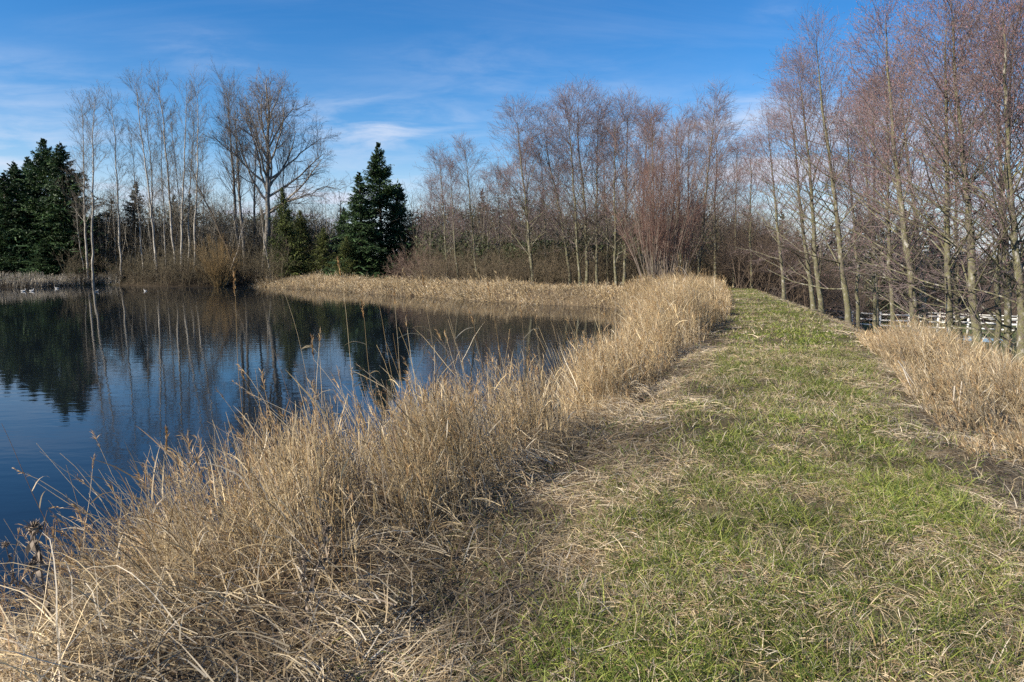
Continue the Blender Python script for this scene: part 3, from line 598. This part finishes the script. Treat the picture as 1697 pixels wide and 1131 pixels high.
woodland('woodland', 'dark distant woods beyond the fenced field', 1330, 1900, 100, 116, 8.5, 45000, ((.02, .028, .018), (.07, .065, .045)), .34)
woodland('woodland', 'deep shaded wood behind the left-hand firs', -260, 140, 72, 84, 6.0, 26000, ((.010, .020, .010), (.03, .04, .02)))

# ------------------------------------------------------------------ the white paddock fences
def rail_fence(A, B, hgt_, posts, label, group):
    A = np.array(A); B = np.array(B); Ln = np.linalg.norm(B - A); rz = math.atan2(*(B - A)[::-1]); t = thing('rail_fence', (A[0], A[1], H1(*A)))
    o = np.array([A[0], A[1], H1(*A)]); pts = [A + (B - A) * i / (posts - 1) for i in range(posts)]
    zs = [H1(*p) for p in pts]
    for p, z in zip(pts, zs):
        g = Geo(); g.box((p[0] - o[0], p[1] - o[1], z + hgt_ / 2 - .05 - o[2]), (.12, .12, hgt_ + .10), rz + R.normal() * .03); g.box((p[0] - o[0], p[1] - o[1], z + hgt_ + .01 - o[2]), (.16, .16, .025), rz); g.obj('post', M_white, t)
    for q in (.36, .62, .90):
        g = Geo()
        for i in range(posts - 1):
            a = np.array([*pts[i], zs[i] + hgt_ * q]) - o; b = np.array([*pts[i + 1], zs[i + 1] + hgt_ * q]) - o
            nrm = np.array([-(B - A)[1], (B - A)[0], 0]) / Ln * .085
            P = np.stack([a, b])[None] + nrm
            V = []
            for e in (a, b):
                for s1, s2 in ((-1, -1), (1, -1), (1, 1), (-1, 1)): V.append(e - nrm + nrm / .085 * s1 * .02 * 1 + np.array([0, 0, s2 * .048]) - nrm * 0)
            g.add(np.array(V), np.array([[0, 1, 5, 4], [1, 2, 6, 5], [2, 3, 7, 6], [3, 0, 4, 7], [0, 3, 2, 1], [4, 5, 6, 7]]))
        g.obj('rail', M_white, t)
    return tag(t, label, 'fence', group)
f1a = place(1366, 50)[:2]; f1b = place(1760, 45)[:2]
rail_fence(f1a, f1b, 1.45, 9, 'nearer white three-rail fence on the low field behind the right alders', 'white paddock fences')
f2a = place(1440, 78)[:2]; f2b = place(1790, 68)[:2]
rail_fence(f2a, f2b, 1.45, 12, 'farther white three-rail fence beyond the first, below the far scrub', 'white paddock fences')
x, y, z = place(1664, 30)
g = Geo(); g.tubes(np.array([[[0, 0, -.1], [0, 0, .62], [0, 0, .63]]]), np.array([[.05, .05, .002]]), 10)
t = g.obj('marker_post', M_white, smooth=False); t.location = (x, y, z); tag(t, 'short white marker post among the right alders near the pool', 'post')

# ------------------------------------------------------------------ water birds
def bird(px, py, lab, rz, s=1.):
    k = (py - 565.5) / FPX; d = (EYE - WATER) * (cP - k * sP) / (k * cP + sP)
    x, y, z = place(px, d, WATER); t = thing('water_bird', (x, y, WATER)); t.rotation_euler = (0, 0, rz); t.scale = (s,) * 3
    sp = np.array([[-.30, .10], [-.25, .09], [-.15, .07], [0, .06], [.12, .08], [.19, .13], [.215, .19], [.225, .25], [.245, .29], [.275, .295], [.30, .285]])
    rr = np.array([.008, .035, .085, .105, .085, .05, .032, .030, .042, .036, .012])
    g = Geo(); g.tubes(np.c_[sp[:, 0], 0 * sp[:, 0], sp[:, 1]][None], rr[None], 12); g.obj('body', M_bird, t, True)
    g = Geo(); g.tubes(np.array([[[.295, 0, .287], [.33, 0, .28], [.35, 0, .275]]]), np.array([[.014, .010, .002]]), 6); g.obj('beak', M_beak, t, True)
    for s_ in (1, -1):
        g = Geo(); g.tubes(np.array([[[.08, s_ * .085, .11], [-.05, s_ * .10, .13], [-.2, s_ * .06, .12], [-.31, s_ * .015, .125]]]), np.array([[.01, .035, .022, .003]]), 6); g.obj('wing', M_dark if s < .52 else M_bird, t, True)
    tag(t, lab, 'bird', 'birds on the pond')
bird(39, 483.5, 'white water bird farthest left on the far water', .2, .62); bird(53, 483, 'white water bird second from left, close to the leftmost one', .1, .62)
bird(94, 479, 'white water bird nearest the far left shore', 3.2, .55); bird(160, 484, 'small white water bird below the leftmost pale trunks', 1., .5); bird(241, 483, 'small pale water bird right of the others', 3., .5)

# ------------------------------------------------------------------ dry grass, reeds, turf
ST_A, ST_B = np.array([.31, .205, .085]), np.array([.68, .53, .29])
def straw_col(k, dull=0.):
    t = R.random((k, 1)) ** 1.1; c = ST_A * (1 - t) + ST_B * t; gy_ = c.mean(-1, keepdims=True) * np.array([1.03, 1, .93]); u = R.random((k, 1)) * .35 + dull
    br = R.random((k, 1)) < .13; c = np.where(br, c * np.array([.55, .44, .36]), c); wh = R.random((k, 1)) < .10; c = np.where(wh, c * .4 + np.array([.46, .42, .34]), c)
    return (c * (1 - u) + gy_ * u) * (1 - .35 * dull)
def curve(base, D, Ln, n, grav, wob):
    k = len(base); P = np.empty((k, n, 3)); P[:, 0] = base
    for i in range(1, n):
        D = unit(D + np.array([0, 0, -1.]) * (grav * i / n)[:, None] + wob * R.standard_normal((k, 3))); P[:, i] = P[:, i - 1] + D * (Ln / (n - 1))[:, None]
    return P
def reeds(name, label, X, Y, Hh, lean, leanamt, wid=1., leaves=3, nseg=7, plume=.12, mult=1., dull=.0, minz=None, stemk=3, bright=1.):
    Z = height(X, Y); k = len(X); base = np.stack([X, Y, Z - .03], -1)
    a = lean + .9 * R.standard_normal(k); tilt = np.abs(leanamt * (.35 + 1.1 * R.random(k)) + .07 * R.standard_normal(k))
    D = np.stack([np.cos(a) * np.sin(tilt), np.sin(a) * np.sin(tilt), np.cos(tilt)], -1)
    P = curve(base, D, Hh, nseg, .02 + .16 * R.random(k) ** 2, .035)
    if minz is not None: P[..., 2] = np.maximum(P[..., 2], minz)
    pt = bright * (.45 + .92 * fbm(X * 1.3, Y * 1.3, 3, 47))[:, None]; col = straw_col(k, dull) * pt; g = Geo()
    Rr = (.0013 + .0013 * R.random(k))[:, None] * np.linspace(1.1, .45, nseg)[None] * wid
    g.tubes(P, Rr, stemk, col)
    m = leaves; t = .10 + .72 * R.random((k, m)); pos, T = lerp_poly(P, t); pos = pos.reshape(-1, 3); T = T.reshape(-1, 3); q = len(pos)
    az = R.random(q) * 6.28; D2 = unit(T * .9 + np.stack([np.cos(az), np.sin(az), 0 * az], -1) * (.22 + .5 * R.random((q, 1))))
    L2 = np.repeat(Hh, m) * (.16 + .26 * R.random(q)); P2 = curve(pos, D2, L2, 6, .05 + 1.1 * R.random(q) ** 2.5, .06)
    S2 = unit(np.cross(D2, R.standard_normal((q, 3)) + np.array([0, 0, .5]))); W2 = (.0014 + .0030 * R.random(q) ** 1.5)[:, None] * np.array([.7, 1, 1, .85, .55, .1])[None] * wid
    g.ribbons(P2, W2, S2, straw_col(q, dull) * np.repeat(pt, m, 0))
    # seed heads on some of the stems
    idx = np.nonzero(R.random(k) < plume)[0]
    if len(idx):
        e = P[idx, -1]; Te = unit(P[idx, -1] - P[idx, -2]); s = 16
        tt = R.random((len(idx), s)); bp_ = (e[:, None] - Te[:, None] * (tt * .13)[..., None]).reshape(-1, 3); Tq = np.repeat(Te, s, 0); q = len(bp_)
        D3 = unit(Tq + .22 * R.standard_normal((q, 3))); P3 = curve(bp_, D3, .025 + .035 * R.random(q), 4, .2 + .3 * R.random(q), .1)
        g.ribbons(P3, np.array([.6, 1.6, 1.3, .2])[None] * .00125 * wid * np.ones((q, 1)), unit(np.cross(D3, R.standard_normal((q, 3)))), straw_col(q, dull) * np.array([.82, .70, .58]))
    return tag(g.obj(name, M_straw), label, 'dry grass', kind='stuff')
def scatter(y0, y1, dens, x0f, x1f, dmap=None, clump=.0, cs=2.2, cseed=21):
    w = max(float(np.max(x1f(np.linspace(y0, y1, 40)) - x0f(np.linspace(y0, y1, 40)))), .1); n_ = int((y1 - y0) * w * dens)
    Y = R.uniform(y0, y1, n_); lo = x0f(Y); hi = x1f(Y); X = lo + R.random(n_) * w; ok = X < hi; X, Y = X[ok], Y[ok]
    if dmap is not None: p = dmap(X, Y); ok = R.random(len(X)) < p; X, Y = X[ok], Y[ok]
    if clump:
        c = fbm(X * cs, Y * cs, 2, cseed); ok = R.random(len(X)) < sst(c, .5 - clump, .5 + clump * .6); X, Y = X[ok], Y[ok]
    return X, Y
def bank_h(X, Y):
    """height of the standing reeds along the near bank"""
    u = (X - xW(Y)) / (xL(Y) - xW(Y))
    h = (.80 + .16 * sst(Y, 7, 10) - .12 * sst(Y, 15, 24)) * (.48 + .52 * sst(Y + .8 * np.clip(X + 2.2, 0, 1.2), 2.8, 4.3)) * (.85 + .15 * sst(u, .0, .35)) * (1 - .45 * sst(u, .78, 1.05)) * (1 - .55 * (1 - sst(np.abs(Y - 7.7), .2, 1.1)))
    h = h * (.8 + .45 * fbm(X * 1.1, Y * 1.1, 3, 77)); far_ = sst(Y, 8, 10); h = h * (1 - far_ + far_ * (.42 + 1.05 * fbm(X * 1.7, Y * .9, 3, 78)))
    h = h * (.62 + .58 * R.random(len(X))); return h * np.where(R.random(len(X)) < .04 * far_, 1.45, 1.)
lo = lambda y: xW(y) - .25
hi = lambda y: xL(y) + .05
def edge(X, Y):
    u = (X - xW(Y)) / (xL(Y) - xW(Y)); return (.40 + .60 * sst(u, -.05, .45)) * (1 - .9 * sst(u + .5 * (fbm(X * 1.5, Y * 1.5, 3, 19) - .5), .86, 1.08)) * (1 - .55 * (1 - sst(np.abs(Y - 7.7), .1, .9)))
X, Y = scatter(2.7, 9.5, 900, lo, hi, dmap=edge, clump=.16, cs=3.2)
ok = ~((X > -1.2) & (Y < 2.9)); X, Y = X[ok], Y[ok]
p_ = sst(Y + .5 * np.clip(X + 2.9, -1, 1.5), 3.6, 5.2); ok = R.random(len(X)) < .30 + .70 * p_; X, Y = X[ok], Y[ok]
lowl = (1 - sst(Y + .9 * (X + 2.2), 2.8, 5.0))
reeds('reeds', 'tall bleached reeds and dry grass on the near bank of the pond', X, Y, bank_h(X, Y), 2.75, .30 + .62 * lowl, leaves=2, plume=.20)
X, Y = scatter(8.6, 20, 620, lo, hi, dmap=edge, clump=.16, cs=3)
reeds('reeds', 'pale upright dry reeds beside the path, middle distance', X, Y, bank_h(X, Y) * 1.05, 2.9, .22, wid=1.4, leaves=2, nseg=6, plume=.2, bright=1.22)
X, Y = scatter(19, 37, 170, lo, hi, clump=.2)
reeds('reeds', 'pale dry reeds by the far end of the path', X, Y, bank_h(X, Y) * .9, 2.9, .22, wid=2.2, leaves=2, nseg=5, plume=.2, bright=1.2)
X, Y = scatter(3.3, 9.5, 32, lo, lambda y: xL(y) - .25, clump=.35, cs=1.6)
reeds('long_reeds', 'longest dry reed stems arching out over the water from the near bank', X, Y, (1.0 + .55 * R.random(len(X))) * (.55 + .45 * sst(Y, 3.3, 5)), 2.85, .62, wid=1.15, leaves=2, nseg=9, plume=.55, bright=1.15)
# lodged, flattened straw under the near reeds
def lodged(name, label, X, Y, ln, wid, flat_, dirn, spread, n=5, dull=.1, lift=.03, col=None):
    k = len(X); Z = height(X, Y); a = dirn + spread * R.standard_normal(k); el = np.clip(flat_ * (.15 + R.random(k)), .01, 1.4)
    D = np.stack([np.cos(a) * np.cos(el), np.sin(a) * np.cos(el), np.sin(el)], -1); Lg = ln * (.4 + .9 * R.random(k))
    P = curve(np.stack([X, Y, Z + lift * R.random(k)], -1), D, Lg, n, .25 + .5 * R.random(k), .10)
    zf = height(P[:, :, 0].ravel(), P[:, :, 1].ravel()).reshape(k, n); P[..., 2] = np.maximum(P[..., 2], np.maximum(zf, WATER + .005) + .006)
    S = unit(np.cross(D, R.standard_normal((k, 3)) * .6 + np.array([0, 0, 1.]))); Wd = (wid * (.5 + R.random(k)))[:, None] * np.linspace(1, .25, n)[None]
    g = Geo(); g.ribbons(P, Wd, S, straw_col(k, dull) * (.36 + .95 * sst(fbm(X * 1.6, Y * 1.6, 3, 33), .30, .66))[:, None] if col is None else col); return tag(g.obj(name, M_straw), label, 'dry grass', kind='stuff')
X, Y = scatter(2.3, 9, 1150, lambda y: xW(y) - .1, lambda y: xL(y) + .25, clump=.4)
lodged('flattened_reeds', 'flattened straw lying under the near reeds', X, Y, .42, .0026, .55, 2.6, .8, dull=.12, lift=.18)
X, Y = scatter(2.0, 5.0, 520, lambda y: xW(y) + .7, lambda y: xL(y) - .3, dmap=lambda x, y: 1 - .8 * sst(y + .7 * (x + 2.2), 3.0, 4.4))
lodged('flattened_reeds', 'long bent straw stalks sweeping down to the water in the near left corner', X, Y, .60, .0024, .75, 2.8, .8, n=7, dull=.02, lift=.30)
X = R.uniform(-6, 0, 900); Y = R.uniform(3.5, 9, 900); s_ = pond_sd(X, Y); ok = (s_ < 0) & (R.random(900) < np.exp(s_ / .35)); X, Y = X[ok], Y[ok]; k = len(X); a = R.random(k) * 6.28; ln = .06 + .2 * R.random(k)
P = np.stack([X, Y, np.full(k, WATER + .004)], -1)[:, None] + np.linspace(0, 1, 4)[None, :, None] * (np.stack([np.cos(a), np.sin(a), 0 * a], -1) * ln[:, None])[:, None]
g = Geo(); g.ribbons(P, np.full((k, 4), .0016), np.stack([-np.sin(a), np.cos(a), 0 * a], -1), straw_col(k, .2)); tag(g.obj('floating_straw', M_straw), 'bits of broken straw floating at the near waterline', 'dry grass', kind='stuff')
# thatch between reeds and turf, both sides
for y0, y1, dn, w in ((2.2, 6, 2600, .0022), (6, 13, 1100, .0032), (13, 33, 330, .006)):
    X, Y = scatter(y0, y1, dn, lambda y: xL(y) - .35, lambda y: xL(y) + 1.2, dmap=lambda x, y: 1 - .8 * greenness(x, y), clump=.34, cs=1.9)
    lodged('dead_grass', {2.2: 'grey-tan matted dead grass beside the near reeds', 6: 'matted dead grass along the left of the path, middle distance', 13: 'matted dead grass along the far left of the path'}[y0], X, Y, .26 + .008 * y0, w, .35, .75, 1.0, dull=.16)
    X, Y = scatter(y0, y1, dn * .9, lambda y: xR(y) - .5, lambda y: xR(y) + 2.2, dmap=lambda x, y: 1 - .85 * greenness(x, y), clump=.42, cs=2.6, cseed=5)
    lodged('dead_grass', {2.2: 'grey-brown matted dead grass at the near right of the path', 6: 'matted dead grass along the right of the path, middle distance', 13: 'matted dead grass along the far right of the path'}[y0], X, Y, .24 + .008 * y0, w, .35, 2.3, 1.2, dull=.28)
# right-hand tall dry grass
def rh(X, Y): return (.50 + .55 * fbm(X * .9, Y * .9, 3, 55)) * (.6 + .5 * R.random(len(X))) * (.45 + .55 * sst(X - xR(Y), .0, .9)) * (.45 + .55 * sst(Y, 6.4, 8.5)) * (1 - .45 * sst(Y, 12, 15))
X, Y = scatter(5.6, 14.5, 820, lambda y: xR(y) + .1, lambda y: xR(y) + 3.4, clump=.22, cs=3)
reeds('tall_dry_grass', 'tawny tangled tall grass under the right alders', X, Y, rh(X, Y), 2.6, .42, wid=1.15, leaves=2, nseg=6, plume=.12, dull=.06, bright=1.22)
X, Y = scatter(14, 36, 120, lambda y: xR(y) + .25, lambda y: xR(y) + 2.4, clump=.3)
reeds('tall_dry_grass', 'low tawny grass along the right shoulder of the path, far part', X, Y, rh(X, Y) * .28, 2.5, .8, wid=2.2, leaves=3, nseg=5, plume=.05)
# grass bank on the far side
def bankpts(n_, back, px0=405, px1=1075):
    q = []
    seg = pond[(pond[:, 1] > 33)]; i = R.integers(0, len(seg) - 1, n_); t = R.random(n_)[:, None]; p = seg[i] * (1 - t) + seg[i + 1] * t
    p = p + np.stack([np.full(n_, .25), np.ones(n_)], -1) * (R.random((n_, 1)) * back - .1); px = 848.5 + p[:, 0] / (p[:, 1] * cP + 2 * sP) * FPX
    ok = (px > px0) & (px < px1) & (pond_sd(p[:, 0], p[:, 1]) > -.25); return p[ok, 0], p[ok, 1]
X, Y = bankpts(26000, 5.5)
reeds('bank_grass', 'golden dry grass bank across the pond in front of the alders', X, Y, (.08 + 1.0 * fbm(X * .6, Y * .6, 3, 8)) * (.45 + .75 * R.random(len(X))) * (1 - .35 * sst(X, -3, 4)) * np.where(R.random(len(X)) < .05, 1.6, 1.), 2.2, .8, wid=4.2, leaves=4, nseg=4, plume=.05)
X, Y = bankpts(9000, 3.5, -40, 200)
reeds('bank_grass', 'grey-brown dry grass fringe on the far left shore', X, Y, .55 + .4 * R.random(len(X)), 1.5, .3, wid=5, leaves=3, nseg=4, plume=0, dull=.5)

# green turf on the path
def turf(name, label, y0, y1, dens, hh, wd):
    X, Y = scatter(y0, y1, dens, lambda y: xL(y) - .1, lambda y: xR(y) + .9, dmap=lambda x, y: .12 + .88 * greenness(x, y), clump=.42, cs=4.)
    k = len(X); gr = greenness(X, Y); tuft = fbm(X * 4, Y * 4, 2, 61); Hh = hh * (.45 + 1.0 * tuft) * (.5 + R.random(k)); a = R.random(k) * 6.28; tl = .25 + .95 * R.random(k)
    D = np.stack([np.cos(a) * np.sin(tl), np.sin(a) * np.sin(tl), np.cos(tl)], -1); Z = height(X, Y)
    P = curve(np.stack([X, Y, Z - .004], -1), D, Hh, 4, .2 + .9 * R.random(k), .05)
    t = R.random((k, 1)); t = t ** 1.3; col = (np.array([.055, .095, .016]) * (1 - t) + np.array([.29, .31, .07]) * t) * (.42 + 1.12 * fbm(X * 2.4, Y * 2.4, 3, 71))[:, None]
    dry = (R.random((k, 1)) > .50 + .36 * gr[:, None] * sst(fbm(X * 1.9, Y * 1.9, 3, 91), .3, .65)[:, None]); col = np.where(dry, straw_col(k, .15) * .92, col)
    S = unit(np.cross(D, R.standard_normal((k, 3)))); g = Geo(); g.ribbons(P, (wd * (.6 + .8 * R.random(k)))[:, None] * np.array([.9, 1, .7, .08])[None], S, col)
    return tag(g.obj(name, M_grass), label, 'grass', kind='stuff')
turf('grass', 'short mixed green and dry turf of the path, near part', 2.2, 5.2, 10500, .105, .0017)
turf('grass', 'short mixed green and dry turf of the path, middle part', 5.2, 12, 4600, .10, .0024)
turf('grass', 'short green turf of the path, far part', 12, 36, 1100, .085, .0052)
for y0, y1, dn, w in ((2.2, 6, 3000, .0013), (6, 13, 900, .0024)):
    X, Y = scatter(y0, y1, dn, lambda y: xL(y) + .5, lambda y: xR(y) - .1, clump=.42, cs=2.1, cseed=88)
    lodged('cut_straw', 'cut straw scattered over the near turf' if y0 < 5 else 'cut straw scattered over the turf farther along', X, Y, .15, w, .3, .5, 1.4, dull=.05)
# rough grass over the low field and far bank
X = R.uniform(8, 75, 60000); Y = R.uniform(18, 95, 60000); ok = (X - xR(Y) > 5) & (np.hypot((X - PUD[0]) / 4.5, (Y - PUD[1]) / 3) > 1); X, Y = X[ok], Y[ok]; k = len(X)
D = unit(np.c_[R.standard_normal((k, 2)) * .5, np.ones(k)]); P = curve(np.stack([X, Y, height(X, Y)], -1), D, .10 + .12 * R.random(k), 3, .3 * np.ones(k), .05); t = R.random((k, 1))
g = Geo(); g.ribbons(P, np.array([.02, .018, .003])[None] * np.ones((k, 1)), unit(np.cross(D, R.standard_normal((k, 3)))), np.array([.05, .085, .025]) * (1 - t) + np.array([.17, .16, .08]) * t)
tag(g.obj('field_grass', M_grass), 'rough green grass of the low fenced field', 'grass', kind='stuff')

# ------------------------------------------------------------------ long single stalks against the water, one by one
def stalk(px, py, d, pxt, pyt, lab, bend=.08, r=.0022, head=True, zz=None):
    x, y, z = place(px, d); zt = top_z(pyt, d + .1); xt = (pxt - 848.5) / FPX * ((d + .1) * cP + (EYE - zt) * sP)
    t = thing('reed_stalk', (x, y, z - .02)); n = 14; s = np.linspace(0, 1, n); e = np.array([xt - x, .1, zt - z + .02])
    P = s[:, None] * e; ln = np.linalg.norm(e); P[:, 2] += bend * ln * np.sin(s * np.pi) ; P[:, 0] += .01 * np.sin(s * 9 + px)
    g = Geo(); g.tubes(P[None], (r * np.linspace(1.1, .45, n))[None], 5, straw_col(1) * 1.0); g.obj('stem', M_straw, t)
    q = 3; i = R.integers(3, n - 3, q); D = unit(np.c_[R.standard_normal((q, 2)), .8 * np.ones(q)]); P2 = curve(P[i], D, .16 + .12 * R.random(q), 7, .5 * np.ones(q), .05)
    S2 = unit(np.cross(D, np.array([0, 1., .3])))
    for j in range(q): g = Geo(); g.ribbons(P2[j:j+1], np.array([.6, 1, 1, .9, .7, .4, .05])[None] * .0036, S2[j:j+1], straw_col(1)); g.obj('leaf', M_straw, t)
    if head:
        k = 60; T = unit(P[-1] - P[-3]); tt = R.random(k); b0 = P[-1] - T * (tt * .14)[:, None]; D3 = unit(T + .22 * R.standard_normal((k, 3))); P3 = curve(b0, D3, .018 + .022 * R.random(k), 3, .1 * np.ones(k), .05)
        g = Geo(); g.ribbons(P3, np.array([.7, 1.5, .2])[None] * .002 * np.ones((k, 1)), unit(np.cross(D3, R.standard_normal((k, 3)))), straw_col(k) * np.array([.8, .66, .52])); g.obj('seed_head', M_straw, t)
    tag(t, lab, 'reed', 'long reed stalks standing above the others')
for i, a in enumerate(sorted([(175, 0, 3.9, 0, 702, -.01, 0), (300, 0, 4.3, 58, 735, -.02, 0), (286, 0, 3.7, 277, 712, 0, 1), (420, 0, 4.4, 385, 455, .01, 1), (560, 0, 4.9, 470, 478, .05, 0), (610, 0, 5.4, 560, 430, .03, 1), (640, 0, 5.6, 598, 500, .03, 1),
            (690, 0, 5.8, 627, 508, .02, 0), (668, 0, 6.0, 655, 480, .01, 1), (745, 0, 6.2, 700, 452, .05, 1), (800, 0, 6.3, 740, 500, .03, 0), (850, 0, 6.6, 810, 470, .03, 1), (880, 0, 6.8, 862, 505, .01, 1), (900, 0, 6.4, 838, 560, .04, 0), (540, 0, 4.6, 515, 560, .0, 1), (470, 0, 4.5, 420, 610, .04, 0)])):
    stalk(a[0], a[1], a[2], a[3], a[4], f'{ORD[i]} from left of the long thin reed stalks rising above the bank against the water', a[5], head=bool(a[6]))

# ------------------------------------------------------------------ dead thistle and weeds
def weed(px, d, pyt, pxt, lab, heads=1, s=1., col=((.07, .055, .045), (.16, .13, .105)), n_br=5):
    x, y, z = place(px, d); zt = top_z(pyt, d); xt = (pxt - 848.5) / FPX * (d * cP + (EYE - zt) * sP); t = thing('dead_thistle', (x, y, z - .02)); e = np.array([xt - x, 0, zt - z + .02]); n = 14; u = np.linspace(0, 1, n)
    P = u[:, None] * e + np.c_[.012 * np.sin(u * 7 + px), .010 * np.cos(u * 6), 0 * u]; P[0] = 0
    g = Geo(); g.tubes(P[None], (.0050 * s * np.linspace(1.1, .55, n))[None], 7, kol(1, *col))
    B, BR_, _ = sprout(P[None], (.004 * np.ones((1, n))), n_br, .35, .9, .5, .16 * s, 6, .06, .08, (.6, .002, .0015)); g.tubes(B, BR_, 5, kol(len(B), *col)); g.obj('stem', M_twig, t, True)
    # curled dead leaves
    k = 46; tt = .12 + .86 * R.random((1, k)); pos, T = lerp_poly(P[None], tt); pos = pos[0]; D = unit(R.standard_normal((k, 3)) + np.array([0, 0, -.1])); P2 = curve(pos, D, (.03 + .05 * R.random(k)) * s, 6, .9 + R.random(k), .35)
    g = Geo(); g.ribbons(P2, np.array([.3, 1, .8, 1.1, .6, .1])[None] * .0075 * s * np.ones((k, 1)), unit(np.cross(D, R.standard_normal((k, 3)))), kol(k, (.10, .08, .06), (.26, .21, .16))); g.obj('foliage', M_twig, t)
    ends = [P[-1]] + [B[j, -1] for j in range(min(heads - 1, len(B)))]
    for j, c in enumerate(ends):
        hs_ = (.022 if j == 0 else .012) * s; g = Geo(); k = 150; D = unit(R.standard_normal((k, 3)) * np.array([1, 1, .8]) + np.array([0, 0, .55])); P3 = curve(c + D * hs_ * .5, D, hs_ * (.6 + .7 * R.random(k)), 3, .1 * np.ones(k), .2)
        g.ribbons(P3, np.array([1, .8, .2])[None] * .0022 * s * np.ones((k, 1)), unit(np.cross(D, R.standard_normal((k, 3)))), kol(k, (.09, .07, .055), (.34, .27, .2)))
        zz = np.linspace(-1, 1, 6); g.tubes((c + np.c_[0 * zz, 0 * zz, zz * hs_ * .8])[None], (np.sqrt(np.clip(1 - zz ** 2, .02, 1)) * hs_ * .75)[None], 8, kol(1, *col)); g.obj('flower_head', M_twig, t)
    tag(t, lab, 'thistle', 'dead thistles by the near reeds')
weed(92, 3.0, 878, 58, 'dead brown thistle with one shaggy seed head at the lower left by the water', 2, 1.35, ((.11, .085, .065), (.24, .19, .145)))
weed(60, 3.4, 905, 10, 'thin dead thistle stem leaning left beside the shaggy-headed one', 2, .7)
weed(498, 2.9, 880, 538, 'grey dead thistle leaning right in front of the reeds', 4, .8)
weed(480, 3.1, 930, 505, 'shorter grey dead thistle left of the taller grey one in front of the reeds', 3, .6)
weed(842, 4.4, 905, 850, 'tiny dead weed stub standing on the matted grass beside the reeds', 1, .5)
# bleached broken canes by the right-hand grass, and a flattened stem on the turf
for i, (a, b_, lab) in enumerate((((1530, 655, 8.4), (1488, 598, 8.4), 'bleached broken cane leaning left at the edge of the right tall grass'), ((1519, 660, 8.2), (1497, 612, 8.3), 'shorter bleached cane just under the leaning broken one'),
                                  ((1579, 684, 7.6), (1582, 640, 7.6), 'short bleached upright cane at the foot of the right tall grass'), ((1588, 678, 7.7), (1594, 632, 7.7), 'bleached upright cane right of the shorter upright one'))):
    x, y, z = place(a[0], a[2]); zt = top_z(b_[1], b_[2]); xt = (b_[0] - 848.5) / FPX * (b_[2] * cP + (EYE - zt) * sP)
    t = np.linspace(0, 1, 6)[:, None]; P = t * np.array([xt - x, b_[2] - y, zt - z]); g = Geo(); g.tubes(P[None], (.0085 * np.linspace(1, .8, 6))[None], 6, np.array([[.62, .55, .45]]))
    o = g.obj('broken_cane', M_straw, smooth=True); o.location = (x, y, z); tag(o, lab, 'cane', 'bleached canes by the right grass')
x, y, z = place(1420, 8.6); g = Geo(); s = np.linspace(0, 1, 12); P = np.c_[s * .62, .05 * np.sin(s * 4), .03 + .025 * np.sin(s * 5)]
g.tubes(P[None], (.016 * (1 - .5 * s))[None], 7, np.array([[.36, .29, .19]])); o = g.obj('fallen_stem', M_straw, smooth=True); o.location = (x, y, z); o.rotation_euler = (0, 0, .1)
tag(o, 'flattened dry stem lying on the turf at the right of the path', 'stem')
